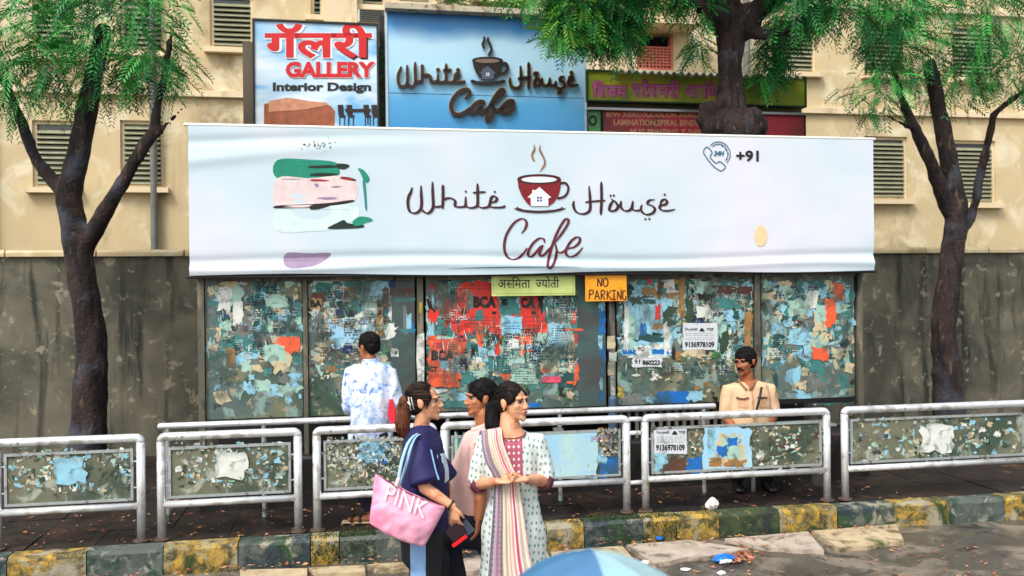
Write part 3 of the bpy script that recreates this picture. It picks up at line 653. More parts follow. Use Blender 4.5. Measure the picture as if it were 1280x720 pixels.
def fine_print(parent,thing,x0,x1,ys,v,o_,col='grey',seed=1,h=1.0):
    "rows of print too small to read, as short dashes"
    rn=random.Random(seed); mb=MB()
    for y in ys:
        x=x0
        while x<x1:
            w=rn.uniform(1.5,5); plate(mb,[(x,y),(min(x+w,x1),y),(min(x+w,x1),y+h),(x,y+h)],v,.0004,o_+.0004); x+=w+rn.uniform(.8,1.6)
    thing.part('fine_print',mb,pc[col],parent=parent,stuff=True)
v=VP
# left board
b1=boards[1]
litter(b1,sh,388,488,352,470,v,150,['teal','grey','mint','sky','grey','dkteal','mint','cream','teal'],11,8,22,lambda x,y:1 if y<410 else .55)
litter(b1,sh,388,470,395,475,v,210,['cream','white','cream','brown','grey','tan'],12,2,6,base=3)
litter(b1,sh,388,518,440,514,v,120,['dkgreen','grey','cream','dkteal','green'],13,2,6)
T1=sh
def q(*a,**k): return sheet(b1,T1,*a,v,**k)
for (x_,y_,w_,h_,c_,sd_) in ((404,360,26,18,'mint',80),(447,360,30,18,'teal',81),(400,425,22,26,'grey',82)):
    p_,o_=q(x_,y_,w_,h_,c_,seed=sd_,jag_=.12); fine_print(p_,T1,x_-w_*.35,x_+w_*.35,[y_-h_*.3+j_*3 for j_ in range(int(h_*.6/3)+1)],v,o_,'dkteal',sd_,.9)
q(412,362,36,16,'teal',seed=1); q(468,366,34,30,'sky',seed=2,jag_=.2); q(452,380,50,24,'mint',seed=7,jag_=.25); q(398,372,18,12,'brown',seed=3); q(436,366,20,14,'tan',seed=4)
p_,o_=q(396,380,16,14,'tan',seed=5); printed(p_,T1,[('BA',(388.5,375,402,384),.06)],v,o_)
p_,o_=q(438,388,34,26,'dkteal',seed=6,jag_=.3,label='torn dark teal poster with black swirls'); 
q(444,384,22,16,'teal',seed=8,jag_=.3); q(440,392,10,8,'black',seed=9,jag_=.3); q(455,391,26,5,'white',seed=10,rot=-.4,jag_=.2); q(432,400,44,5,'white',seed=11,rot=-.12,jag_=.2)
q(428,416,30,34,'clean_blue',seed=12,jag_=.3,label='large torn pale blue sheet'); q(423,428,12,14,'sky',seed=13,jag_=.3); q(460,404,18,16,'sky',seed=14,jag_=.3)
p_,o_=q(475,398,9,42,'tan',seed=15,jag_=.12,label='narrow tan poster strip'); printed(p_,T1,[('A',(471,387,478.5,396),.06),('D',(471.5,376,478,384),.05)],v,o_)
q(482,372,7,26,'brown',seed=16); q(488,391,5,18,'white',seed=17,jag_=.2); q(487,414,12,18,'white',seed=18,jag_=.4,rot=.5); q(491,355,7,10,'navy',seed=19,jag_=.1)
q(502,365,30,9,'brown',seed=20,jag_=.1); q(506,375,26,4,'teal',seed=21,jag_=.1); q(506,400,4,34,'grey',seed=22,jag_=.2); q(511,403,7,22,'sky',seed=23,jag_=.12,label='pale blue strip on the green board'); q(508,413,20,4,'teal',seed=24,jag_=.3); q(516,410,3,14,'blue',seed=28,jag_=.2)
p_,o_=q(494,441,9,11,'white',seed=25,jag_=.25); q(495,441,3,4,'black',seed=26,jag_=.3); q(481,437,6,9,'green',seed=27,jag_=.3)
q(405,432,22,12,'cream',seed=29,jag_=.35); q(398,446,18,9,'cream',seed=30,jag_=.35); q(414,460,18,8,'tan',seed=31,jag_=.35)
# centre board
b2=boards[2]
litter(b2,sh,534,722,352,500,v,230,['teal','dkteal','grey','grey','mint','sky','teal','mint'],21,9,24,lambda x,y:1 if y<470 else .25)
litter(b2,sh,585,722,410,470,v,240,['teal','mint','white','dkteal','cream','green','dkteal'],22,2,8,base=3)
litter(b2,sh,534,740,470,506,v,110,['dkgreen','grey','green','mint'],23,2,6)
def q(*a,**k): return sheet(b2,T1,*a,v,**k)
q(549,368,24,30,'grey',seed=1); q(540,358,9,9,'red',seed=2,jag_=.3); q(567,357,8,12,'teal',seed=3,jag_=.15); q(540,385,12,26,'black',seed=44,jag_=.35); q(572,378,7,40,'red',seed=4,jag_=.25)
q(543,396,14,16,'red',seed=5,jag_=.3); q(568,404,9,24,'red',seed=6,jag_=.25); q(539,418,10,26,'sky',seed=7,jag_=.35); q(553,410,20,24,'teal',seed=8,jag_=.3)
p_,o_=q(601,383,48,64,'red',seed=9,jag_=.10,label='torn red course poster with black BCA lettering',n=28)
fine_print(p_,T1,580,620,[356,360,396,400,404,409],v,o_,'brown',3,.9); printed(p_,T1,[('BCA',(591.5,370,620.5,385),.07)],v,o_)
q(583,403,16,30,'red',seed=70,jag_=.2); q(560,392,10,34,'red',seed=71,jag_=.3); q(612,412,22,12,'red',seed=72,jag_=.3); q(640,398,8,10,'red',seed=73,jag_=.3); q(545,425,16,14,'orange',seed=74,jag_=.3); q(578,432,12,30,'orange',seed=75,jag_=.3); q(652,418,22,14,'red',seed=76,jag_=.3); q(688,412,14,12,'orange',seed=77,jag_=.35); q(616,452,8,16,'orange',seed=78,jag_=.35); q(573,470,18,8,'orange',seed=79,jag_=.3); q(632,470,14,8,'orange',seed=69,jag_=.4)
for (x_,y_,w_,h_,c_,sd_) in ((560,430,26,20,'mint',80),(700,418,30,26,'sky',81),(655,470,34,20,'mint',82),(625,455,28,22,'teal',83),(706,365,26,20,'teal',84)):
    p_,o_=q(x_,y_,w_,h_,c_,seed=sd_,jag_=.12); fine_print(p_,T1,x_-w_*.35,x_+w_*.35,[y_-h_*.3+j_*3 for j_ in range(int(h_*.6/3)+1)],v,o_,'dkteal',sd_,.9)
q(588,376,10,22,'grey',seed=10,jag_=.3); q(598,394,10,14,'teal',seed=11,jag_=.35); q(580,390,6,10,'black',seed=12,jag_=.3); q(600,410,5,12,'grey',seed=13,jag_=.3); q(618,391,6,4,'black',seed=14,jag_=.15)
p_,o_=q(663,389,26,54,'red',seed=15,jag_=.12,label='torn red course poster, right half of the lettering left',n=26)
printed(p_,T1,[('CA',(651,372,668.5,385),.07)],v,o_); fine_print(p_,T1,655,676,[396,401,406,411],v,o_,'brown',4,.9); q(667,391,6,4,'black',seed=16,jag_=.15)
q(678,404,8,24,'red',seed=47,jag_=.3)
q(676,376,8,26,'black',seed=17,jag_=.4); q(636,379,22,26,'teal',seed=18,jag_=.25); q(630,378,8,10,'black',seed=19,jag_=.35)
p_,o_=q(640,408,26,26,'sky',seed=20,jag_=.10,label='pale blue notice with a phone number'); fine_print(p_,T1,630,650,[403,407,410],v,o_,'blue',5,1.2)
printed(p_,T1,[('91',(616,417,624,424),.05),('978109',(630,416.5,650,423),.05)],v,o_); mb_=MB()
q(624,424,6,16,'orange',seed=21,jag_=.25); q(622,437,6,14,'red',seed=22,jag_=.3)
p_,o_=q(553,444,36,44,'orange',seed=23,jag_=.12,label='torn orange course poster with black lettering',n=26)
printed(p_,T1,[('BCA',(539,437.5,568.5,451),.07),('CT',(536,458,547,464.5),.05)],v,o_); fine_print(p_,T1,540,566,[424,428,432],v,o_,'red',6,1.5)
q(555,455,9,15,'sky',seed=24,jag_=.2); q(567,456,14,16,'grey',seed=25,jag_=.3)
p_,o_=q(554,474,40,20,'orange',seed=26,jag_=.10,label='lower strip of the torn orange poster',n=24); printed(p_,T1,[('ALAN UR',(536,467.5,561,472.5),.04),('COLOR',(553,477,572,481.5),.03)],v,o_,'red')
q(580,453,9,18,'black',seed=27,jag_=.4); q(591,440,4,12,'black',seed=28,jag_=.3); q(584,472,16,18,'teal',seed=29,jag_=.3); q(545,489,24,5,'white',seed=30,jag_=.4)
q(600,420,9,24,'orange',seed=31,jag_=.3); q(598,450,14,8,'white',seed=32,jag_=.35); q(600,466,20,10,'mint',seed=33,jag_=.4); q(640,430,20,12,'white',seed=34,jag_=.4); q(658,432,18,22,'orange',seed=35,jag_=.35); q(648,452,20,16,'mint',seed=36,jag_=.45)
q(690,383,18,16,'teal',seed=37,jag_=.3); q(702,391,26,12,'grey',seed=38,jag_=.4); q(717,398,5,14,'red',seed=39,jag_=.2); q(716,412,24,3,'orange',seed=40,jag_=.2); q(719,424,5,13,'red',seed=41,jag_=.3)
q(714,438,9,46,'cream',seed=42,jag_=.25,label='long pale strip of torn paper'); q(720,467,6,24,'orange',seed=43,jag_=.35); q(688,458,24,16,'cream',seed=45,jag_=.3); q(690,474,22,8,'pink',seed=46,jag_=.1,label='bright pink paper label')
q(667,434,22,8,'sky',seed=48,jag_=.35); q(675,444,20,10,'mint',seed=49,jag_=.35); q(682,463,10,6,'orange',seed=50,jag_=.2); q(714,478,12,3,'orange',seed=53,jag_=.2)
q(667,506,18,6,'blue',seed=51,jag_=.25); q(572,506,34,9,'teal',seed=52,jag_=.25); q(712,493,8,8,'cream',seed=54,jag_=.5)
# blue streaks of paint and tape down the strip beside the post
rn=random.Random(5); 
for i,(yy,hh) in enumerate(((384,14),(396,18),(412,14),(428,16),(444,20),(463,16),(480,20),(496,12))):
    q(752+rn.uniform(-1.5,1.5),yy,rn.uniform(4,8),hh,'blue' if i%3 else 'sky',seed=60+i,jag_=.35,name='blue_tape')
# right board
b3=boards[3]
litter(b3,sh,773,940,352,445,v,230,['teal','sky','grey','tan','sky','grey','mint','dkteal','white'],31,8,20)
litter(b3,sh,773,940,352,430,v,260,['dkteal','brown','black','sky','mint','white','cream'],36,2,6,base=3)
litter(b3,sh,850,935,350,450,v,260,['black','white','dkgreen','teal','mint','cream','green','sky'],32,2,6,base=3)
litter(b3,sh,773,940,430,500,v,170,['dkgreen','grey','tan','cream','dkteal','green'],33,2,6,lambda x,y:.6 if y<465 else .2)
def q(*a,**k): return sheet(b3,T1,*a,v,**k)
p_,o_=q(810,410,62,72,'sky',seed=1,jag_=.06,label='large pale blue and white torn poster with a deep blue lower band',n=28)
q(791,440,24,6,'blue',seed=2,jag_=.08); q(827,439.5,24,6,'blue',seed=3,jag_=.08); q(810,446,58,3,'white',seed=4,jag_=.2); q(783,410,5,54,'white',seed=5,jag_=.2)
q(790,415,8,40,'mint',seed=6,jag_=.35); q(834,420,8,44,'white',seed=7,jag_=.3)
printed(p_,T1,[('80',(800,403,808,420),.07)],v,o_+.001,'blue'); q(822,390,9,20,'red',seed=8,jag_=.35,label='small torn red picture'); q(836,396,20,20,'dkgreen',seed=9,jag_=.35); q(822,408,14,7,'tan',seed=10,jag_=.2); q(812,422,30,10,'dkteal',seed=11,jag_=.4); q(822,433,14,7,'white',seed=12,jag_=.4)
q(796,362,20,16,'sky',seed=13,jag_=.3); q(784,362,14,12,'black',seed=14,jag_=.3); q(808,353,22,7,'teal',seed=15,jag_=.2); q(812,352,6,8,'red',seed=16,jag_=.3); q(826,360,8,16,'brown',seed=17,jag_=.2); q(830,364,5,9,'teal',seed=18,jag_=.2); q(811,364,18,10,'tan',seed=19,jag_=.15); q(795,376,14,10,'dkgreen',seed=20,jag_=.4); q(812,377,16,6,'dkteal',seed=55,jag_=.2)
p_,o_=q(803,438,20,12,'white',seed=21,jag_=.2); printed(p_,T1,[('FO',(798,434,806,439),.03)],v,o_)
p_,o_=q(809,453,38,12,'clean_white',seed=22,jag_=.14,label='torn white paper strip ending in 860223'); printed(p_,T1,[('860223',(803,450,825,456.5),.05),('91',(793,449,800,455),.03)],v,o_)
q(842,442,5,16,'black',seed=23,jag_=.3); q(848,445,7,12,'tan',seed=24,jag_=.2); q(852,370,9,50,'tan',seed=25,jag_=.3,label='tall narrow orange-tan poster strip'); q(848,352,12,6,'tan',seed=56,jag_=.3)
q(880,358,22,16,'mint',seed=26,jag_=.3); q(883,372,16,8,'black',seed=27,jag_=.3); q(880,390,20,18,'white',seed=28,jag_=.45); q(862,388,10,26,'dkgreen',seed=29,jag_=.4)
q(910,380,26,16,'teal',seed=30,jag_=.3); q(918,396,24,14,'sky',seed=31,jag_=.35); q(930,363,18,10,'brown',seed=32,jag_=.2); q(935,412,9,44,'tan',seed=33,jag_=.15,label='tan poster strip at the right edge of the board'); q(920,394,8,10,'dkteal',seed=34,jag_=.3); q(906,362,20,10,'brown',seed=35,jag_=.3)
q(900,410,12,34,'mint',seed=36,jag_=.35); q(905,428,14,22,'dkgreen',seed=38,jag_=.4)
p_,o_=q(875,420.5,43,34,'clean_white',seed=37,jag_=.03,label='square white notice, clean, with a printed phone number',n=16,name='notice')
hn=deva(['िसक्योरिटी'],.03)
printed(p_,T1,[('',(856,410,872,414.5),.03,hn),('गार्ड',(883,410,892,414.5),.03,deva(['गार्ड'],.03)),('9136978109',(856,427,893,434.5),.05)],v,o_); fine_print(p_,T1,857,892,[416.5,419,422,424.3],v,o_,'grey',8,.6)
mb_=MB(); plate(mb_,[(877,409.5),(880,412),(881,414.5),(874,414.5),(875,412)],v,.0004,o_+.0004); T1.part('emblem',mb_,pc['black'],parent=p_)
q(873,442,34,10,'cream',seed=39,jag_=.35); q(895,443,12,8,'green',seed=40,jag_=.4); q(884,441,5,5,'black',seed=41,jag_=.3)
q(840,496.5,42,15,'blue',seed=42,jag_=.10,label='bright blue torn sheet along the bottom edge'); q(869,495,18,13,'sky',seed=43,jag_=.25); q(793,500,32,14,'grey',seed=44,jag_=.15); q(812,499,14,8,'sky',seed=45,jag_=.4); q(776,489,8,12,'yellow',seed=46,jag_=.5); q(818,471,8,10,'white',seed=47,jag_=.5); q(795,469,8,3,'white',seed=48,jag_=.4)
def wornprint(parent,x0,x1,y0,y1,n,seed):
    "remains of small print and thin peeled strips over the old sheets"
    rn=random.Random(seed); mb=MB(); cols=[PIDX[k] for k in ('black','dkteal','black','navy','brown','white','mint')]; o0=.0009
    for i in range(n):
        x=rn.uniform(x0+6,x1-8); y=rn.uniform(y0+4,y1-6); w=rn.uniform(5,16); mi=rn.choice(cols); hh=rn.choice((.6,.8,1.5,2.2)); tl=rn.uniform(-.08,.08)
        for j in range(rn.randint(1,4)):
            xx=x
            while xx<min(x+w,x1-1):
                q0=rn.uniform(.7,2.6)
                if rn.random()<.8: yy=y+j*(hh+1)+tl*(xx-x); plate(mb,[(xx,yy),(xx+q0,yy+rn.uniform(-.2,.2)),(xx+q0*.9,yy+hh),(xx+.1,yy+hh*rn.uniform(.6,1))],v,.0004,.0052+o0,mi)
                xx+=q0+rn.uniform(.3,.8)
    for i in range(n):
        x=rn.uniform(x0+2,x1-2); y=rn.uniform(y0+8,y1-8); L_=rn.uniform(4,15); a=rn.gauss(0,.25); w=rn.uniform(.5,1.6)
        dx,dy=math.sin(a)*L_/2,math.cos(a)*L_/2; mi=PIDX[rn.choice(['white','mint','grey','dkteal','cream','sky','dkgreen'])]
        plate(mb,[(x-dx-w*.3,y-dy),(x-dx+w*.3,y-dy),(x+w*.6,y),(x+dx+w*.1,y+dy),(x+dx-w*.2,y+dy),(x-w*.5,y+1)],v,.0004,.0054+o0,mi)
    T1.part('worn_print',mb,[pc[k] for k in PK],parent=parent,stuff=True)
wornprint(b1,389,488,352,440,90,201); wornprint(b2,535,590,352,470,45,202); wornprint(b2,590,722,400,470,110,203); wornprint(b2,680,722,355,400,30,204); wornprint(b3,775,935,352,400,90,205); wornprint(b3,845,938,350,402,60,206); wornprint(b3,775,935,447,470,30,207)
wornprint(boards[0],261,375,352,450,70,208); wornprint(boards[4],955,1065,352,450,70,209)
# the boards beyond the picture's edges
for k,(x0,x1) in ((0,(260,376)),(4,(954,1066))):
    litter(boards[k],sh,x0,x1,352,505,v,190,['teal','grey','mint','sky','dkteal','cream','teal'],40+k,8,20,lambda x,y:1 if y<450 else .3)
    rn=random.Random(k+90)
    for j in range(9): sheet(boards[k],sh,rn.uniform(x0+14,x1-14),rn.uniform(362,470),rn.uniform(12,30),rn.uniform(12,34),rn.choice(['white','sky','cream','orange','tan','mint']),v,seed=j,jag_=.2)
# paper wrapped round the posts
for (px,y0,y1,w,c,nm) in ((525.5,418,500,9.5,'white','paper_wrap'),(764,420,436,10,'cream','paper_wrap'),(766,440,452,9,'white','paper_wrap'),(764,453,470,8,'cream','paper_wrap'),(766,470,498,5.5,'white','paper_wrap'),(526,378,392,4,'yellow','sticker')):
    rn=random.Random(int(px+y0)); mb=MB(); plate(mb,torn(px,(y0+y1)/2,w,y1-y0,rn,.10,14),VP-.032,.002,.001); sh.part(nm,mb,pc[c],smooth=False)
mb=MB(); a=S(764.5,498,VP); b=S(764.5,514,VP); mb.loft([(a[0]+.0,VP-.045,a[2]),(b[0],VP-.045,PZ)],[.045,.05],n=12); sh.part('post_sleeve',mb,gm('blue_grey_sleeve',(.28,.36,.44),.4,.2,8,metal=.3))
# ---------------------------------------------------------------- signs hanging under the banner
v=VP-.09; t=Thing('name_plate','pale yellow-green place name plate with dark Devanagari lettering, left of the orange plate','sign',S(667,368,v))
a=S(614.5,343,v); b=S(719,369,v); npm=gm('pale_lime_plate',(.76,.82,.50),.5,.06,3,layers=[((.62,.66,.36),3,.6,.1,6)])
mb=MB(); mb.box((a[0],v,b[2]),(b[0],v+.012,a[2]+.03)); t.part('plate',mb,npm)
dkn=flat('sign_painters_dark',(.16,.18,.14),.6)
mb=MB(); text(mb,'',(622.5,345.5,663,360.5),v,.0015,raw=deva(['अ',('स',True),'िमता'],.012)); t.part('lettering',mb,dkn)
mb=MB(); text(mb,'',(669.5,345.5,699,360),v,.0015,raw=deva([('ज',True),'योती'],.012)); t.part('lettering',mb,dkn)
mb=MB(); 
for y in (347,): 
    for P in ([(617,367),(716,367)],[(716.5,345),(716.5,367)],[(617,345),(617,367)]): ribbon(mb,P,.5,lambda x,y:v,.001,sub=3,taper=False)
t.part('border_line',mb,flat('olive_line',(.50,.55,.28),.6),stuff=True)
v=VP-.12; t=Thing('no_parking_plate','orange hand-painted NO PARKING plate hung just right of the yellow-green name plate','sign',S(758,376,v))
a=S(731.5,343,v); b=S(783.5,376,v)
mb=MB(); mb.box((a[0],v,b[2]),(b[0],v+.008,a[2]+.02)); t.part('plate',mb,gm('orange_plate',(.93,.62,.12),.45,.06,4,layers=[((.86,.46,.10),4,.6,.08,6)]))
mb=MB(); vv_=lambda x,y:v
def ln(P,wd=1.5,sub=3): ribbon(mb,P,wd,vv_,.0015,sub=sub,taper=False)
for P in ([(747,358),(747.5,348),(751.5,358),(752.5,347.5)],):
    for i in range(3): ln([P[i],P[i+1]],1.6,2)
ribbon(mb,disc_pts(757,353,3,5.2,n=10),1.6,vv_,.0015,sub=2,closed=True)
def strokes(L_):
    for P in L_: ln(P,1.5,3)
strokes([[(736.5,374),(737,362.5)],[(737,362.5),(741,363),(741.5,366.5),(737,368.5)],[(743.5,374.5),(746,363)],[(746,363),(749.5,374.5)],[(744,370.5),(748.5,370.5)],[(751.5,374.5),(751.5,363)],[(751.5,363),(755.5,363.5),(755.5,367.5),(751.5,368.5)],[(752,368.5),(756.5,374.5)],
 [(759,363),(759,374.5)],[(764,363),(759,369)],[(759.5,368.5),(764.5,374.5)],[(765,363),(770,363)],[(767.5,363),(767.5,374)],[(765,374),(770,374)],[(772,374.5),(772,364)],[(772,364),(776.5,374.5)],[(776.5,374.5),(776.5,362)],[(782,364),(779,363.5),(778.5,369),(779,374),(782,374),(782,370)],[(774.8,359.6),(775.3,360.6)]])
t.part('lettering',mb,flat('dark_maroon_paint',(.22,.06,.05),.6))
# ================================================================ BANNER
BX0,BX1=236,1092
u0=S(BX0,250,VB)[0]; u1=S(BX1,250,VB)[0]; zt=S(640,165.5,VB)[2]; zb=S(640,341.5,VB)[2]
def bdepth(u,z):
    "gentle cloth relief: creases along the top left and the bottom, nearly taut under the print"
    h=(z-zb)/(zt-zb); c=0
    c+=.014*math.exp(-((h-.80-.10*math.sin((u+1)*.9))/.045)**2)*max(0,min(1,(.9-u)/2.2))
    c-=.013*math.exp(-((h-.91-.05*math.sin((u+1)*.9))/.03)**2)*max(0,min(1,(1.2-u)/2.2))
    c+=.018*math.exp(-((h-.05-.02*math.sin(u*1.7))/.03)**2); c-=.016*math.exp(-((h-.105-.02*math.sin(u*1.3+1))/.03)**2)
    c+=.003*math.sin(u*2.1+h*3)+.0015*math.sin(u*7+h*9)
    c+=.010*noise.noise(V((u*.8,z*1.2,3)))+.004*noise.noise(V((u*2.5,z*4,9)))*(1.3-h)
    return c
def vb(px,py):
    p=S(px,py,VB); return VB-bdepth(p[0],p[2])-.004
ban=Thing('cafe_banner','wide white cloth cafe banner with a maroon cup and lettering, stretched across the bus shelter','banner',((u0+u1)/2,VB,zb))
NX,NZ=240,60; vs=[];fs=[]
for j in range(NZ+1):
    for i in range(NX+1):
        u=u0+(u1-u0)*i/NX; h=j/NZ; sag=.012*math.sin((u-u0)*1.9)*(1-h)+.006*math.sin(u*3)*(h); z=zb+(zt-zb)*h
        vs.append((u,VB-bdepth(u,z),z+(sag if h<.03 else 0)))
nn=len(vs)
vs+= [(p[0],p[1]+.003,p[2]) for p in vs]
for j in range(NZ):
    for i in range(NX):
        a=j*(NX+1)+i; fs.append((a,a+1,a+NX+2,a+NX+1)); fs.append((a+nn,a+NX+1+nn,a+NX+2+nn,a+1+nn))
mb=MB(); mb.add(vs,fs)
clothm=gm('banner_cloth',(.76,.835,.87),.62,.03,.9,.0006,260,layers=[((.84,.85,.89),.5,.55,.12,2)])
ban.part('cloth',mb,clothm,smooth=True,fix=False)
mb=MB(); mb.loft([(u0-.03,VB+.02,zt+.012),(u1+.03,VB+.02,zt+.012)],[.016,.016],side=(0,0,1),n=10); ban.part('top_batten',mb,flat('white_batten',(.88,.88,.84),.5,.04),smooth=True)
mb=MB(); mb.loft([(u0-.03,VB+.02,zb-.012),(u1+.03,VB+.02,zb-.012)],[.014,.014],side=(0,0,1),n=10); ban.part('bottom_batten',mb,flat('dark_batten',(.10,.10,.10),.6))
ink=flat('dark_maroon_ink',(.22,.05,.08),.5,.25); maroon=flat('cup_maroon_ink',(.48,.03,.09),.5,.1)
def word(P,fn,wd,dots=(),pen=None,m_=ink,vf_=vb,dr=1.7):
    mb=MB()
    for s_ in P: ribbon(mb,mp_(fn,s_,ident),wd,vf_,.002,sub=6,taper=True,pen=pen)
    for d in dots: c_=fn(*d); plate(mb,[(c_[0],c_[1]-dr),(c_[0]+dr,c_[1]),(c_[0],c_[1]+dr),(c_[0]-dr,c_[1])],vf_,.002)
    return ban.part('lettering',mb,m_)
word(WHITE,wz,3.3,WDOT,pen=R(20)); word(HOUSE,hz,3.1,HDOT,pen=R(20))
word(CAFE,cz,2.9,(),pen=R(10),m_=flat('cafe_wine_ink',(.36,.08,.15),.5,.2))
mb=MB()
for i,s_ in enumerate(STEAM): ribbon(mb,mp_(pz,s_,ident),[.8]+[2.4]*(len(s_)-2)+[.8],vb,.002,sub=6)
ban.part('steam',mb,flat('gold_steam_ink',(.55,.38,.22),.5,.3))
cup(ban,vb,ident,maroon,ink,flat('banner_white_ink',(.84,.89,.91),.6,.03),flat('banner_house_white',(.88,.91,.92),.6,.03),flat('small_window_blue',(.05,.20,.50),.5),.002,2.6)
tealm=flat('thin_teal_line',(.18,.45,.55),.5,.1)
mb=MB(); ribbon(mb,[(560,335.5),(620,334.3),(680,333.6),(727,333.6)],[.4,1.3,1.1,.3],vb,.0015,sub=6); ban.part('teal_stroke',mb,tealm)  # long thin teal line low on the cloth
# telephone symbol and +91
dx_=lambda x,y:(870+x/12,165+y/12)
mb=MB()
ribbon(mb,mp_(dx_,[(165,225),(205,255),(243,312),(212,362),(245,420),(305,466),(350,440),(400,470),(442,520),(415,560),(365,580),(290,535),(210,455),(150,370),(113,310),(128,250)],ident),1.1,vb,.0015,sub=4,closed=True)
ribbon(mb,mp_(dx_,[(212,208),(260,165),(330,146),(410,165),(470,215),(508,290),(508,380),(460,468)],ident),1.1,vb,.0015,sub=4)
ribbon(mb,mp_(dx_,[(240,222),(290,190),(350,182),(410,205),(455,255),(478,320),(468,385),(438,440)],ident),1.0,vb,.0015,sub=4)
for (x,y) in ((395,205),(452,262),(478,325),(458,405)): plate(mb,disc_pts(*dx_(x,y),1.2,n=6),vb,.0015)
text(mb,'24H',(892,188.5,905.5,194.6),vb,.002,offset=.04,shear=.25)
ban.part('telephone_symbol',mb,flat('telephone_teal_ink',(.12,.36,.48),.5))
mb=MB(); text(mb,'+91',(920,188,948.5,202),vb,.002,offset=.03); ban.part('lettering',mb,drk)
mb=MB(); plate(mb,disc_pts(951,295,8,13,n=18),vb,.0015); ban.part('printed_picture',mb,flat('pale_orange_print',(.92,.80,.62),.6),label='small pale orange printed oval near the right end')
# printed layered dessert at the left
pm={k:flat('dessert_'+k,c,.55,.12) for k,c in dict(jade=(.03,.52,.42),cream=(.88,.80,.80),choc=(.10,.03,.04),mint=(.80,.89,.88),dkgreen=(.02,.13,.07),lilac=(.58,.50,.62),rim=(.10,.50,.50),red=(.62,.12,.16)).items()}
ez=lambda x,y:(380+x/3.6,150+y/3.6)
def pic(P,k,off,lbl=None,sub=5):
    c_=catmull([V((p[0],p[1],0)) for p in mp_(ez,P,ident)],sub,True)
    mb=MB(); plate(mb,[(p.x,p.y) for p in c_],lambda x,y:vb(x,y)+.0035,.0006,off); ban.part('printed_picture',mb,pm[k],label=lbl)
pic([(-120,180),(30,178),(140,190),(160,225),(150,250),(60,262),(-120,262)],'jade',.001,'jade green top layer of the printed dessert')
pic([(-120,262),(30,262),(150,250),(210,262),(240,300),(235,350),(200,372),(60,385),(-120,392)],'cream',.0014,'pale cream layer of the printed dessert')
pic([(-120,385),(30,378),(120,372),(210,360),(225,366),(170,380),(40,392),(-120,398)],'choc',.002)
pic([(150,197),(190,198),(205,208),(180,222),(150,215)],'dkgreen',.0024); pic([(165,255),(205,258),(235,270),(215,274),(170,265)],'choc',.0024)
pic([(-120,400),(40,398),(180,375),(235,385),(240,440),(130,490),(40,500),(-120,500)],'mint',.0012,'pale mint layer of the printed dessert')
pic([(105,488),(150,462),(180,450),(200,465),(260,470),(265,484),(180,490)],'dkgreen',.0026); pic([(220,455),(250,435),(290,438),(310,452),(280,462),(250,475),(225,474)],'jade',.0028)
pic([(242,218),(268,225),(295,262),(285,282),(268,270),(255,240)],'jade',.0026); pic([(264,275),(276,276),(284,395),(276,400),(270,340)],'rim',.0022)
pic([(40,240),(90,238),(150,242),(120,252),(30,250)],'dkgreen',.0028); pic([(-80,600),(30,600),(120,600),(80,640),(20,660),(-80,660)],'lilac',.001)
pic([(30,205),(90,200),(140,204),(160,198),(145,214),(60,218),(20,214)],'dkgreen',.0022); pic([(30,268),(60,266),(120,272),(110,276),(40,276)],'red',.003); pic([(160,262),(200,260),(222,268),(190,270)],'red',.0032); pic([(120,300),(150,296),(170,300),(140,306)],'lilac',.003); pic([(60,350),(110,346),(150,352),(100,358)],'lilac',.003); pic([(30,385),(80,380),(120,384),(70,400),(30,402)],'choc',.0032)
pic([(45,288),(60,286),(68,296),(56,302)],'lilac',.003,sub=3)
rn=random.Random(8); mb=MB()
for i in range(34): 
    x,y=ez(rn.gauss(65,42),rn.gauss(110,16)); plate(mb,disc_pts(x,y,rn.uniform(.4,1.1),n=6),vb,.0008)
ban.part('printed_crumbs',mb,flat('crumb_print',(.35,.22,.20),.6),stuff=True)
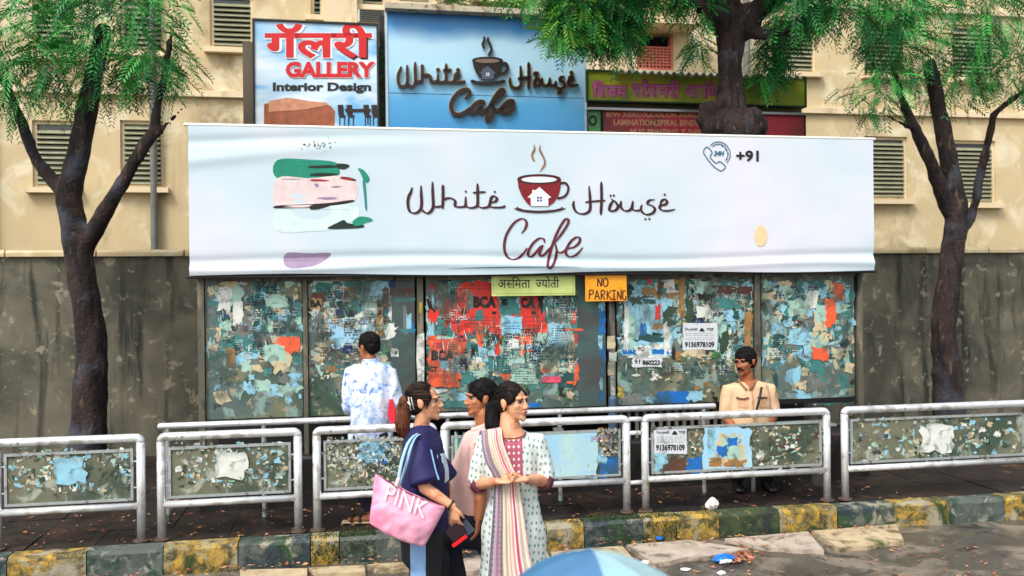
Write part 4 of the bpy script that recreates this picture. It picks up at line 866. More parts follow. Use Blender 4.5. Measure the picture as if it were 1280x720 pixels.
# ================================================================ STREET RAILINGS
sst=gm('brushed_steel',(.86,.87,.88),.25,.06,14,metal=.45,layers=[((.70,.69,.66),7,.57,.05,9),((.40,.32,.26),13,.69,.02,7),((.92,.92,.92),30,.66,.03,3)])
sst2=gm('dull_steel',(.66,.69,.69),.4,.12,14,metal=.4,layers=[((.36,.34,.30),8,.6,.05,8)])
railb=gm('railing_board',(.42,.42,.34),.6,.2,6,.002,40,layers=[((.24,.30,.24),2.5,.52,.06,9),((.62,.64,.58),6,.57,.04,9),((.16,.16,.13),9,.62,.03,6)])
ZRT=S(640,524,VR)[2]; ZRB=S(640,608,VR)[2]
def railing(x0,x1,label,flecks=0,seed=1,pal=None):
    a=S(x0,600,VR)[0]; b=S(x1,600,VR)[0]; r=.034
    t=Thing('street_railing',label,'railing',((a+b)/2,VR,PZ),'steel railing sections along the kerb')
    L_=a+r; R_=b-r; zt_=ZRT-r
    for u in (L_,R_):
        m_=MB(); m_.loft([(u,VR,PZ+.014),(u,VR,zt_-r)],[r,r],n=16,cap=False); t.part('post',m_,sst,smooth=True)
        m_=MB(); m_.loft([(u,VR,PZ+.013),(u,VR,PZ+.024)],[r*1.9,r*1.7],n=14,capk=.02); t.part('base_plate',m_,gm('rusty_plate',(.30,.22,.17),.8,.3,14))
    # top rail runs round the corners in short bends
    P=[(L_,VR,zt_-r)]; 
    for k in range(1,6): an=math.pi/2*k/5; P.append((L_+r*(1-math.cos(an)),VR,zt_-r+r*math.sin(an)))
    for k in range(0,6): an=math.pi/2*k/5; P.append((R_-r+r*math.sin(an),VR,zt_-r+r*math.cos(an)))
    m_=MB(); m_.loft(P,[r]*len(P),side=(0,1,0),n=16,cap=False); t.part('top_rail',m_,sst,smooth=True)
    m_=MB(); m_.loft([(L_,VR,ZRB),(R_,VR,ZRB)],[r*.85]*2,side=(0,1,0),n=16,cap=False); t.part('lower_rail',m_,sst,smooth=True)
    ia,ib=L_+.055,R_-.055; za,zb_=ZRB+.045,zt_-.085
    m_=MB(); m_.box((ia+.012,VR-.002,za+.012),(ib-.012,VR+.012,zb_-.012)); pn=t.part('panel',m_,railb)
    for (p0,p1) in (((ia,VR-.014,za),(ia+.02,VR+.016,zb_)),((ib-.02,VR-.014,za),(ib,VR+.016,zb_)),((ia+.021,VR-.014,zb_-.02),(ib-.021,VR+.016,zb_)),((ia+.021,VR-.014,za),(ib-.021,VR+.016,za+.02))):
        m_=MB(); m_.box(p0,p1); t.part('panel_frame',m_,sst2)
    for z in (za+.1,zb_-.1):
        m_=MB(); m_.loft([(L_+r,VR,z),(ia,VR,z)],[.008,.008],side=(0,0,1),n=8,cap=False); t.part('bracket',m_,sst2)
        m_=MB(); m_.loft([(ib,VR,z),(R_-r,VR,z)],[.008,.008],side=(0,0,1),n=8,cap=False); t.part('bracket',m_,sst2)
    return t,pn
VQ=VR-.003
rA,pA=railing(391,547,'steel kerb railing with newspaper scraps, just left of the pink bag')
rB,pB=railing(551,788,'long kerb railing with a large pale blue sheet, behind the three people')
rC,pC=railing(802,1038,'kerb railing with a white phone notice and blue and yellow papers')
rD,pD=railing(196,378,'steel kerb railing with a white sheet, second from the left end')
rE,pE=railing(-10,182,'steel kerb railing farthest to the left along the kerb')
rG,pG=railing(1052,1290,'steel kerb railing farthest to the right along the kerb')
def q(r_,p_,*a,**k): return sheet(p_,r_,*a,VQ,**k)
litter(pA,rA,409,500,546,612,VQ,520,['white','grey','white','cream','black','grey','dkgreen','mint'],51,1.2,4.5,lambda x,y:1 if y<590 and abs(y-565)<30 else .15)
q(rA,pA,468,565,34,22,'sky',seed=1,jag_=.4,label='pale blue torn newspaper patch'); litter(pA,rA,447,492,552,582,VQ,150,['white','blue','grey','sky'],52,1,4,base=60)
litter(pA,rA,409,530,590,616,VQ,90,['dkgreen','grey','cream'],54,1.5,5)
litter(pB,rB,566,775,543,598,VQ,420,['grey','teal','mint','cream','dkteal','brown'],53,1.5,6)
q(rB,pB,576,566,12,46,'teal',seed=2,jag_=.15); q(rB,pB,570,560,4,40,'mint',seed=3,jag_=.2)
p_,o_=q(rB,pB,705,569,82,58,'clean_blue',seed=4,jag_=.045,label='large clean pale blue sheet torn along its top',n=30,edges=(1,1,0,0))
q(rB,pB,697,537.5,14,6,'grey',seed=5,jag_=.4); q(rB,pB,745,548,14,7,'lilac',seed=6,jag_=.4); q(rB,pB,752,570,6,20,'sky',seed=14,jag_=.2)
mb=MB(); rn=random.Random(2)
for i in range(14): plate(mb,disc_pts(rn.uniform(675,742),rn.uniform(548,592),rn.uniform(.4,.8),n=6),VQ,.0005,o_+.0005)
rB.part('grime_specks',mb,pc['grey'],parent=p_,stuff=True)
litter(pB,rB,748,773,535,570,VQ,170,['brown','white','grey','cream','tan'],55,1.2,3.5,base=60); q(rB,pB,760,552,12,20,'lilac',seed=7,jag_=.2); 
p_,o_=q(rB,pB,760,584,25,24,'blue',seed=8,jag_=.2,label='deep blue torn sheet at the lower right corner of the panel'); q(rB,pB,752,574,13,10,'sky',seed=9,jag_=.3)
litter(pC,rC,815,950,532,592,VQ,520,['white','grey','cream','brown','dkgreen','mint'],56,1.2,4.5)
litter(pC,rC,942,1030,532,592,VQ,160,['white','grey','cream','brown','dkgreen','mint'],57,1.5,6)
p_,o_=q(rC,pC,838,551,41,33,'clean_white',seed=10,jag_=.03,label='square white notice with a printed phone number, on the railing panel',name='notice',n=16)
printed(p_,rC,[('',(820.5,539,837,543.5),.03,hn),('',(848,538.5,857,543),.03,deva(['गार्ड'],.03)),('9136978109',(820,555.5,856,563.5),.05)],VQ,o_); fine_print(p_,rC,821,856,[546,548.5,551,553],VQ,o_,'grey',9,.6)
mb_=MB(); plate(mb_,[(843,538),(846,540.5),(847,543.5),(839.5,543.5),(841,540.5)],VQ,.0004,o_+.0004); rC.part('emblem',mb_,pc['black'],parent=p_)
q(rC,pC,826,579,18,22,'sky',seed=11,jag_=.3); q(rC,pC,844,582,24,20,'brown',seed=12,jag_=.25); q(rC,pC,869,581,20,20,'blue',seed=13,jag_=.25)
p_,o_=q(rC,pC,909,560,60,54,'clean_blue',seed=15,jag_=.07,label='large pale blue sheet with darker blue and yellow shapes',n=28)
q(rC,pC,912,562,34,44,'cream',seed=20,jag_=.25) ; q(rC,pC,912,560,26,30,'mint',seed=21,jag_=.2)
q(rC,pC,916,552,13,12,'blue',seed=16,jag_=.2); q(rC,pC,903,564,13,14,'blue',seed=17,jag_=.2); q(rC,pC,894,578,18,13,'tan',seed=18,jag_=.3); q(rC,pC,920,579,26,11,'tan',seed=19,jag_=.3); q(rC,pC,890,552,10,34,'sky',seed=22,jag_=.2)
for r_,p_,x0,x1,sd_ in ((rD,pD,215,360,61),(rE,pE,10,165,62),(rG,pG,1072,1270,63)):
    yo=-.036*((x0+x1)/2-640)-4
    litter(p_,r_,x0,x1,544+yo,600+yo,VQ,200,['white','grey','cream','mint','dkgreen','sky'],sd_,2,7)
    q(r_,p_,(x0+x1)/2,572+yo,40,34,'white' if sd_!=62 else 'sky',seed=sd_,jag_=.15)
# short links across the gap, and the long pipe behind
a=S(788,600,VR)[0]; b=S(802,600,VR)[0]
for z in (S(795,541,VR)[2],S(795,522,VR)[2]-.012,S(795,603,VR)[2]):
    m_=MB(); m_.loft([(a-.005,VR,z),(b+.005,VR,z)],[.02,.02],side=(0,0,1),n=12,cap=False); rB.part('link_bar',m_,sst,smooth=True)
mb=MB(); pa=S(200,516,7.93); pb=S(892,516,7.93); zz=S(700,514.5,7.93)[2]
mb.loft([(pa[0],7.93,zz),(pb[0],7.93,zz)],[.028,.028],side=(0,0,1),n=14); pp=Thing('back_rail','long pale steel pipe rail running behind the kerb railings','railing',((pa[0]+pb[0])/2,7.93,PZ))
pp.part('pipe',mb,sst,smooth=True)
for px in (210,330,560,700,880):
    m_=MB(); u=S(px,560,7.93)[0]; m_.loft([(u,7.93,PZ+.002),(u,7.93,zz-.02)],[.02,.02],n=10,cap=False); pp.part('post',m_,sst2)
# ================================================================ ORGANIC SHAPES
def remesh(mb,voxel,smooth=3,fac=.5):
    me=bpy.data.meshes.new('t'); me.from_pydata(mb.v,[],mb.f); o=bpy.data.objects.new('t',me); C.objects.link(o)
    bm=bmesh.new(); bm.from_mesh(me); bmesh.ops.recalc_face_normals(bm,faces=bm.faces); bm.to_mesh(me); bm.free()
    m=o.modifiers.new('r','REMESH'); m.mode='VOXEL'; m.voxel_size=voxel
    if smooth: m2=o.modifiers.new('s','SMOOTH'); m2.factor=fac; m2.iterations=smooth
    dg=bpy.context.evaluated_depsgraph_get(); dg.update(); me2=bpy.data.meshes.new_from_object(o.evaluated_get(dg))
    bpy.data.objects.remove(o); bpy.data.meshes.remove(me)
    n=len(me2.vertices); co=np.empty(n*3); me2.vertices.foreach_get('co',co); co=co.reshape(-1,3)
    no=np.empty(n*3); me2.vertices.foreach_get('normal',no); no=no.reshape(-1,3)
    fs=[tuple(p.vertices) for p in me2.polygons]; bpy.data.meshes.remove(me2)
    return co,no,fs
def as_mb(co,fs):
    m=MB(); m.v=[tuple(p) for p in co]; m.f=list(fs); m.m=[0]*len(fs); return m
def wrinkle(co,no,amp,sc=(7,7,7),seed=0,sharp=True,mask=None,freq2=2.3):
    out=co.copy()
    for i in range(len(co)):
        p=co[i]; q=V((p[0]*sc[0]+seed,p[1]*sc[1],p[2]*sc[2])); a=noise.noise(q); b=noise.noise(q*freq2+V((9,9,9)))
        if sharp: d=(1-abs(a)*3.0)*.7+b*.5
        else: d=a+.5*b
        k=amp*(mask(p) if mask else 1); out[i]=p+no[i]*d*k
    return out
def extract(co,no,fs,pred,off=.002):
    "the patch of a surface where pred(point,normal) holds, lifted off it: a sewn-on piece"
    keep=np.array([bool(pred(co[i],no[i])) for i in range(len(co))]); m=MB(); idx={}
    for f in fs:
        if all(keep[i] for i in f):
            for i in f:
                if i not in idx: idx[i]=len(m.v); m.v.append(tuple(co[i]+no[i]*off))
            m.f.append(tuple(idx[i] for i in f)); m.m.append(0)
    return m
# ---------------------------------------------------------------- TREE
bark=gm('dark_bark',(.19,.14,.13),.95,.3,8,.03,26,layers=[((.10,.08,.08),9,.52,.04,9,(1,1,.22)),((.24,.25,.29),1.6,.60,.06,5),((.33,.28,.23),16,.62,.03,8,(1,1,.3))])
VT=10.2
def tp(px,py,v=VT): return S(px,py,v)
mb=MB()
def limb(P,rr,n=12): mb.loft(P,rr,side=(1,0,0),n=n)
limb([V((tp(908,165)[0],VT,-.1)),V((tp(908,165)[0],VT,2)),tp(908,165),tp(907,120),tp(907,80),tp(906,40),tp(899,5),tp(880,-45),tp(850,-100)],[.22,.18,.15,.105,.090,.11,.15,.13,.10])
limb([V((tp(926,165)[0],VT+.03,-.1)),V((tp(926,165)[0],VT+.03,2)),tp(922,165),tp(920,120),tp(918,80),tp(921,45),tp(936,20),tp(965,0),tp(1010,-35),tp(1060,-90)],[.22,.18,.15,.10,.085,.11,.15,.12,.09,.06])
limb([tp(908,30),tp(885,12,VT-.3),tp(850,-12,VT-.5),tp(790,-42,VT-.7),tp(720,-70,VT-.8)],[.13,.09,.07,.055,.03]); limb([tp(912,20),tp(915,-30,VT+.3),tp(925,-100,VT+.5)],[.14,.11,.07])
limb([tp(935,38),tp(955,44,VT-.2),tp(985,38,VT-.3),tp(1040,10,VT-.3)],[.10,.07,.06,.04])
limb([tp(790,-42,VT-.7),tp(745,-20,VT-.85),tp(722,5,VT-.9),tp(708,22,VT-.95)],[.04,.03,.02,.01]); limb([tp(850,-12,VT-.5),tp(842,12,VT-.55),tp(815,28,VT-.6)],[.03,.02,.01]); limb([tp(885,12,VT-.3),tp(880,35,VT-.4),tp(872,60,VT-.45)],[.03,.02,.01])
for (x,y,r_) in ((885,138,.12),(876,150,.08),(893,158,.16),(940,150,.15),(935,162,.17),(950,158,.11),(915,165,.2),(900,28,.15),(938,28,.14),(905,128,.1)): mb.ell(tp(x,y,VT-.05),(r_,r_*.9,r_*1.05))
co,no,fs=remesh(mb,.03,4)
co=wrinkle(co,no,.016,(9,9,2.2),3,sharp=True); co=wrinkle(co,no,.014,(22,22,5),8,sharp=False)
tree=Thing('rain_tree','large tree with a dark knotted trunk rising behind the banner at the right','tree',(tp(917,165)[0],VT,0))
tree.part('trunk',as_mb(co,fs),bark,smooth=True)
gmats=[gm('leaf_green_%d'%i,c,.55,.3,1.2) for i,c in enumerate([(.15,.52,.20),(.24,.62,.24),(.09,.38,.20),(.42,.60,.20),(.30,.22,.14)])]
def frond(mb,p,d,L_,rn,mi,k=8,lw=.016):
    d=V(d).normalized(); s_=d.cross(V((0,0,1))); 
    if s_.length<.05: s_=V((1,0,0))
    s_.normalize(); up=s_.cross(d); p=V(p); roll=rn.uniform(-.9,.9); s2=s_*math.cos(roll)+up*math.sin(roll)
    vs=[];fs=[]
    for i in range(k):
        t=(i+1)/k; c=p+d*(L_*t)+V((0,0,-.35*L_*t*t)); ll=L_*.42*(1-.55*abs(t-.45))
        for sg in (-1,1):
            e=(s2*sg*.82+d*.55+V((0,0,-.25))).normalized()*ll*rn.uniform(.8,1.1); w_=d*lw*L_/.3
            o=len(vs); vs+=[c,c+e*.5+w_,c+e,c+e*.5-w_]; fs.append((o,o+1,o+2,o+3))
    o=len(vs); e_=V((0,0,.004)); vs+=[p-e_,p+e_,p+d*L_+V((0,0,-.35*L_))]; fs.append((o,o+1,o+2))
    mb.add(vs,fs,mi)
def crown(mb,blobs,rn,seedn=0):
    for (px,py,v,rx,ry,rv,n,pal) in blobs:
        c=tp(px,py,v); s_=F/v
        for i in range(n):
            while True:
                a=V((rn.uniform(-1,1),rn.uniform(-1,1),rn.uniform(-1,1)))
                if a.length<1 and noise.noise(V((a.x*2.5+px*.1,a.y*2.5,a.z*2.5)))>-.18: break
            p=c+V((a.x*rx/s_,a.y*rv,-a.z*ry/s_)); d=V((a.x*.8+rn.uniform(-.7,.7),rn.uniform(-.8,.3),rn.uniform(-1.1,.1)-a.z*.2))
            frond(mb,p,d,rn.uniform(.13,.27),rn,rn.choice(pal),k=rn.choice((6,8)))
rn=random.Random(21); mb=MB()
crown(mb,[(738,-15,9.9,60,46,.6,700,(0,1,2,2)),(718,22,9.7,34,36,.35,380,(0,1,2,3)),(762,28,10.0,30,34,.4,330,(0,2,2,1)),(697,40,9.5,16,26,.15,60,(1,3,1)),(718,8,9.75,24,26,.2,60,(4,2,4)),
 (835,-30,9.9,62,34,.5,420,(0,1,2,2)),(776,8,9.9,26,22,.3,110,(0,1,2)),(866,12,9.95,16,20,.25,50,(0,1,2)),(873,56,10.3,9,22,.15,45,(0,1,2)),(830,2,9.9,30,8,.2,40,(3,1)),
 (1000,0,9.9,42,56,.5,420,(0,1,2,2)),(965,50,10.45,16,36,.3,160,(0,2,2,1)),(955,88,10.45,14,26,.15,60,(0,1,2)),(965,70,10.45,14,20,.2,50,(2,0)),(1050,-25,9.8,70,70,.6,420,(0,1,2)),(1110,30,9.8,40,55,.5,220,(0,1,2)),(930,-62,9.9,70,34,.6,240,(0,1,2)),(660,-25,9.7,36,28,.4,120,(0,1,3)),(784,56,10.3,13,14,.2,30,(1,0))],rn)
tree.part('crown',mb,gmats,stuff=True,fix=False,label='feathery bright green foliage')
# small plants on the ledge above the blue sign and a climber in the gap
mb=MB(); rn=random.Random(4)
for i in range(160):
    p=S(rn.uniform(545,668),rn.uniform(0,16),VS+.3); frond(mb,p,(rn.uniform(-1,1),rn.uniform(-1,.2),rn.uniform(-.2,1)),rn.uniform(.1,.2),rn,rn.choice((0,4,4,3)),k=5)
single('ledge_plant',mb,gmats,'row of scrappy green and brown plants above the blue cafe sign','plant')
mb=MB()
for i in range(90):
    p=S(rn.uniform(475,482),rn.uniform(60,165),VS+.12); frond(mb,p,(rn.uniform(-1,1),rn.uniform(-.4,0),rn.uniform(-1,.6)),rn.uniform(.04,.08),rn,rn.choice((0,2,2,4)),k=4)
single('climbing_plant',mb,gmats,'dark climbing plant in the gap left of the blue cafe sign','plant')
# street tree beyond the left edge
def side_tree(px,v,label,sd,f=1,h=0):
    global mb
    a=S(px,600,v); t=Thing('street_tree',label,'tree',(a[0],v,0),'trees standing beyond the ends of the shelter'); mb=MB()
    limb([V((a[0],v,0)),V((a[0]+.1*f,v,1.6)),V((a[0]-.12*f,v,3.2)),V((a[0]+.25*f,v,5))],[.21,.16,.13,.08]); limb([V((a[0],v,2.6+h)),V((a[0]+.45*f,v-.2,3.3+h)),V((a[0]+.8*f,v-.25,3.9+h)),V((a[0]+1.0*f,v-.3,4.9))],[.1,.075,.055,.03]); limb([V((a[0]-.05*f,v,3.1-h)),V((a[0]-.5*f,v+.2,3.6-h)),V((a[0]-.75*f,v+.1,4.4)),V((a[0]-1.4*f,v,4.9))],[.09,.065,.05,.03]); limb([V((a[0]+.6*f,v-.2,3.6+h)),V((a[0]+1.3*f,v-.4,4.3))],[.04,.015])
    co,no,fs=remesh(mb,.035,3); co=wrinkle(co,no,.015,(5,5,3),sd); t.part('trunk',as_mb(co,fs),bark,smooth=True)
    mb=MB(); rn=random.Random(sd); crown(mb,[(px+dx,py,v+dv,rx,ry,.6,n,(0,1,2,0)) for dx,py,dv,rx,ry,n in ((-60,40,0,70,60,300),(50,10,-.3,70,70,330),(0,90,.1,60,45,220),(90,80,0,45,40,150),(-95,110,-.2,40,34,110),(0,-50,0,110,60,300))],rn); t.part('crown',mb,gmats,stuff=True,fix=False)
side_tree(105,10.1,'bushy green street tree standing left of the bus shelter',5)
side_tree(1190,10.2,'bushy green street tree standing right of the bus shelter',9,-1,.5)
# ================================================================ PEOPLE
skin=lambda n,c: gm(n,c,.5,.07,18,layers=[((c[0]*.86,c[1]*.74,c[2]*.7),14,.62,.08,4)],sub=.08)
skA=skin('skin_fair_brown',(.84,.61,.47)); skB=skin('skin_brown',(.72,.46,.31)); skC=skin('skin_tan',(.66,.42,.28)); skD=skin('skin_deep_brown',(.60,.35,.22)); skE=skin('skin_warm_brown',(.66,.40,.26))
hairm=gm('black_hair',(.045,.035,.035),.72,.5,30,.006,150,stretch=(1,1,.14),spec=.2); hairb=gm('brown_hair',(.36,.18,.09),.72,.6,34,.006,150,stretch=(1,1,.12)); hairr=gm('dark_brown_hair',(.09,.055,.045),.72,.6,34,.006,150,stretch=(.3,.3,1),spec=.25)
eyew=flat('eye_white',(.66,.60,.55),.3,.02); iris=flat('iris_dark',(.06,.04,.03),.1,.1)
def headM(c,fwd,up=(0,0,1),s=1.0):
    f=V(fwd).normalized(); u=V(up); u=(u-f*u.dot(f)).normalized(); r_=f.cross(u)
    M=Matrix(((r_.x,f.x,u.x,c[0]),(r_.y,f.y,u.y,c[1]),(r_.z,f.z,u.z,c[2]),(0,0,0,1)))
    return M@Matrix.Scale(s,4)
def head_shapes(mb,M,male=False):
    e=lambda c,r: mb.ell(c,r,M=M,n=20)
    e((0,-.018,.025),(.074,.092,.085)); e((0,.025,-.028),(.061,.062,.078)); e((0,.028,-.072),(.048 if not male else .053,.05,.038)); e((0,.068,-.098),(.02,.018,.017))
    if male: e((0,.03,-.082),(.05,.045,.03))
    P=[M@V(p) for p in ((0,.080,.018),(0,.092,-.010),(0,.104,-.028))]; mb.loft(P,[.0070,.0085,.0115],n=10)
    for s_ in (-1,1):
        e((s_*.011,.095,-.033),(.009,.011,.008)); e((s_*.028,.073,.024),(.024,.014,.008)); e((s_*.038,.052,-.022),(.021,.022,.023))
        e((s_*.079,-.010,-.006),(.010,.020,.030)); e((s_*.082,-.018,.006),(.008,.014,.018))
    e((0,.085,-.057),(.021,.011,.0065)); e((0,.083,-.069),(.017,.010,.0075)); e((0,.081,-.063),(.026,.007,.004)); e((0,.062,-.088),(.030,.020,.022))
def carve(co,M,male=False):
    Mi=np.array(M.inverted()); h=np.c_[co,np.ones(len(co))]@Mi.T; L_=h[:,:3]; d=np.zeros(len(co))
    for s_ in (-1,1):
        q_=((L_[:,0]-s_*.030)/.017)**2+((L_[:,2]-.003)/.010)**2; d+=np.where(L_[:,1]>.04,-.0085*np.exp(-q_),0)
    q_=((L_[:,0])/.028)**2+((L_[:,2]+.063)/.0022)**2; d+=np.where(L_[:,1]>.07,-.003*np.exp(-q_),0)
    L2=L_.copy(); L2[:,1]+=d; Mn=np.array(M); return (np.c_[L2,np.ones(len(co))]@Mn.T)[:,:3]
def face_parts(t,body,M,hairmat,lipc=(.60,.26,.22),brow=1.0,moustache=False):
    for s_ in (-1,1):
        mb=MB(); mb.ell((s_*.030,.0640,.002),(.0120,.0125,.0095),M=M,n=14); e_=t.part('eye',mb,eyew,parent=body,smooth=True)
        mb=MB(); mb.ell((s_*.030+.0,.0728,.002),(.0068,.0045,.0068),M=M,n=12); t.part('iris',mb,iris,parent=body,smooth=True)
        mb=MB(); P=[M@V(p) for p in ((s_*.016,.0865,.0195),(s_*.028,.0855,.0245),(s_*.046,.073,.0185))]; mb.loft(P,[(.003*brow,.004),(.0035*brow,.004),(.0015,.003)],side=M.to_3x3()@V((0,0,1)),n=8); t.part('eyebrow',mb,hairmat,parent=body,smooth=True)
        mb=MB(); P=[M@V(p) for p in ((s_*.018,.0765,.0065),(s_*.030,.0790,.0105),(s_*.044,.070,.0050))]; mb.loft(P,[(.0026,.003)]*3,n=6); t.part('eyelash',mb,hairm,parent=body,smooth=True)
    mb=MB(); 
    P=[M@V(p) for p in ((-.022,.080,-.060),(-.010,.0935,-.0565),(0,.0955,-.058),(.010,.0935,-.0565),(.022,.080,-.060))]; mb.loft(P,[(.002,.003),(.0042,.004),(.004,.004),(.0042,.004),(.002,.003)],side=M.to_3x3()@V((0,0,1)),n=8)
    P=[M@V(p) for p in ((-.018,.081,-.066),(0,.0925,-.069),(.018,.081,-.066))]; mb.loft(P,[(.002,.003),(.0058,.004),(.002,.003)],side=M.to_3x3()@V((0,0,1)),n=8)
    t.part('lips',mb,flat('lip_%d'%int(lipc[0]*100),lipc,.45,.1),parent=body,smooth=True)
    if moustache:
        mb=MB(); P=[M@V(p) for p in ((-.034,.078,-.062),(-.018,.096,-.050),(0,.104,-.045),(.018,.096,-.050),(.034,.078,-.062))]; mb.loft(P,[(.004,.004),(.008,.006),(.007,.006),(.008,.006),(.004,.004)],side=M.to_3x3()@V((0,0,1)),n=10)
        t.part('moustache',mb,hairm,parent=body,smooth=True)
def hand(mb,wr,d,nrm,thumb,curl=.5,s=1.0,fingers=(.0,.06,.1,.18)):
    "palm, four jointed fingers of different lengths and a thumb leaving the side of the palm"
    d=V(d).normalized(); nrm=V(nrm); nrm=(nrm-d*nrm.dot(d)).normalized(); l=d.cross(nrm)*thumb; wr=V(wr)
    k=wr+d*.085*s
    mb.loft([wr-d*.01,wr+d*.03*s,wr+d*.06*s,k],[(.024*s,.017*s),(.033*s,.016*s),(.038*s,.014*s),(.037*s,.012*s)],side=l,n=12)
    for i,(o,L_) in enumerate(((.028,.068),(.0095,.076),(-.0095,.071),(-.028,.056))):
        p=k+l*o*s-d*.004; a=0; P=[p]; dd=d
        for j,fr_ in enumerate((.45,.32,.23)):
            a=(curl+fingers[i])*(.55 if j==0 else .8); dd=(dd*math.cos(a)+nrm*math.sin(a)).normalized(); nn_=nrm
            P.append(P[-1]+dd*L_*s*fr_)
        mb.loft(P,[.0086*s,.0080*s,.0073*s,.0060*s],side=l,n=10)
    p=wr+d*.022*s+l*.024*s; d1=(d*.75+l*.7+nrm*.25).normalized(); d2=(d*.95+l*.12+nrm*.45).normalized()
    mb.loft([p-d1*.01,p+d1*.03*s,p+d1*.03*s+d2*.026*s,p+d1*.03*s+d2*.048*s],[.013*s,.0105*s,.0090*s,.0072*s],side=l,n=10)
def hair_obj(t,mb,mat,vox=.006,amp=.004,body=None,sc=(60,60,9),label=None,name='hair'):
    co,no,fs=remesh(mb,vox,2); co=wrinkle(co,no,amp,sc,5,sharp=False,freq2=2.7); return t.part(name,as_mb(co,fs),mat,smooth=True,parent=body,label=label)
def body_obj(t,mb,mat,M,vox=.0052,male=False):
    co,no,fs=remesh(mb,vox,3,.4); co=carve(co,M); return t.part('body',as_mb(co,fs),mat,smooth=True)
def arms(mb,sh_,el,wr,r=(.046,.038,.034,.024),side=(0,0,1)):
    m1=(V(sh_)+V(el))/2; m2=V(el)*.62+V(wr)*.38
    mb.loft([sh_,m1,el],[r[0],r[0]*.92,r[1]],n=12); mb.loft([el,m2,wr],[r[1],r[1]*.97,r[3]],n=12)
def legs(mb,hp,kn,an,toe,r=(.085,.055,.034)):
    mb.loft([hp,(V(hp)*.5+V(kn)*.5),kn],[r[0],r[0]*.82,r[1]],n=14); mb.loft([kn,V(kn)*.6+V(an)*.4,an],[r[1],r[1]*1.02,r[2]],n=12)
    a=V(an); tt=V(toe); d=(tt-a); d.z=0; d.normalize(); mb.loft([a+V((0,0,-.03))-d*.035,a+V((0,0,-.045))+d*.03,tt],[(.033,.03),(.04,.028),(.038,.015)],side=d.cross(V((0,0,1))),n=12)
from mathutils.kdtree import KDTree
def strands(t,body,ob,anchor,mat,flow,n=420,steps=7,L_=.011,wd=.0011,lift=.0012,seed=1,name='hair_strands'):
    "combed locks lying on the hair, following flow(point) along its surface, a few standing off it"
    me=ob.data; N=len(me.vertices); kd=KDTree(N); P=[v_.co.copy() for v_ in me.vertices]; Nn=[v_.normal.copy() for v_ in me.vertices]
    for i,p in enumerate(P): kd.insert(p,i)
    kd.balance(); rn=random.Random(seed); mb=MB(); A=V(anchor)
    for _ in range(n):
        i=rn.randrange(N); p=P[i]; nn_=Nn[i]; pts=[]; fly=rn.random()<.05; up_=rn.uniform(.0004,lift)
        for k in range(steps):
            pts.append((p+nn_*(up_+(.0012*k if fly else 0)),nn_)); d=flow(p+A); d=d-nn_*d.dot(nn_)
            if d.length<1e-5: break
            d=(d.normalized()+V((rn.uniform(-.18,.18),rn.uniform(-.18,.18),rn.uniform(-.18,.18)))).normalized(); q_,j,_d=kd.find(p+d*L_); p=p+d*L_ if fly else q_; nn_=Nn[j]
        if len(pts)<3: continue
        vs=[];fs=[]; m=len(pts)
        for k,(q_,nn_) in enumerate(pts):
            tn=(pts[min(k+1,m-1)][0]-pts[max(k-1,0)][0]); sd_=tn.cross(nn_)
            if sd_.length<1e-7: sd_=V((1,0,0))
            sd_.normalize(); w_=wd*(1.3-.9*abs(k/(m-1)-.4)); c_=q_+A; vs+=[c_-sd_*w_,c_+nn_*w_*.9,c_+sd_*w_]
        for k in range(m-1): a=3*k; fs+=[(a,a+3,a+4,a+1),(a+1,a+4,a+5,a+2)]
        mb.add(vs,fs)
    return t.part(name,mb,mat,parent=body,stuff=True,fix=False)
def to_pt(q_): return lambda p:(V(q_)-p)
def down_flow(M): 
    c=M@V((0,-.03,.10)); return lambda p:((p-c)+V((0,0,-.05)))
def band(c,rx,ry,h,th=.004,a0=0,a1=2*math.pi,tilt=(0,0),n=26):
    "a standing shirt collar round the neck"
    mb=MB(); P=[V(c)+V((rx*math.cos(a),ry*math.sin(a),tilt[0]*math.cos(a)+tilt[1]*math.sin(a))) for a in np.linspace(a0,a1,n)]; mb.loft(P,[(h,th)]*n,side=(0,0,1),n=10,cap=False); return mb
# ---------------- 1. the woman in the printed kurta
D=5.4; DD=lambda px,py,o=0: W(px,py,D+o)
base=V(((640-640)/F*D,D,0))
t=Thing('person','woman in a mint printed kurta and striped dupatta, hands clasped, looking right','person',base,world=True)
hc=DD(641.5,502); M=headM(hc,(.80,-.60,.02),s=1.03)
mb=MB(); head_shapes(mb,M)
nk0=DD(636,519,.01); nk1=DD(638,537,.0); nk2=DD(639,547,.0); mb.loft([nk0+V((0,.01,.03)),nk0,nk1,nk2],[.052,.052,.070,(.105,.08)],n=16)
sL=DD(606,552,.03); sR=DD(672,552,.02); eL=DD(597,605,.03); eR=DD(683,601,.01); wL=DD(622,602,-.20); wR=DD(657,599,-.20)
sidev=(sR-sL).normalized()
mb.loft([DD(639,541,.02),DD(639,552,.02),DD(640,585,.02),DD(641,625,.03),DD(642,668,.04),DD(642,690,.04)],[(.08,.07),(.165,.10),(.15,.115),(.125,.095),(.165,.12),(.15,.12)],side=sidev,n=20)
arms(mb,sL,eL,wL); arms(mb,sR,eR,wR)
hand(mb,wL,(.95,-.15,.08),(0,-.2,1) ,-1,.75,.92); hand(mb,wR,(-.95,-.12,.02),(0,-.25,1),1,.8,.92)
for sx_ in (-.085,.085):
    b0=DD(642,690,.04); legs(mb,b0+V((sx_,0,-.02)),V((b0.x+sx_,b0.y-.01,.47)),V((b0.x+sx_*1.1,b0.y+.02,.09)),V((b0.x+sx_*1.4,b0.y-.17,.02)))
body=body_obj(t,mb,skA,M); face_parts(t,body,M,hairr)
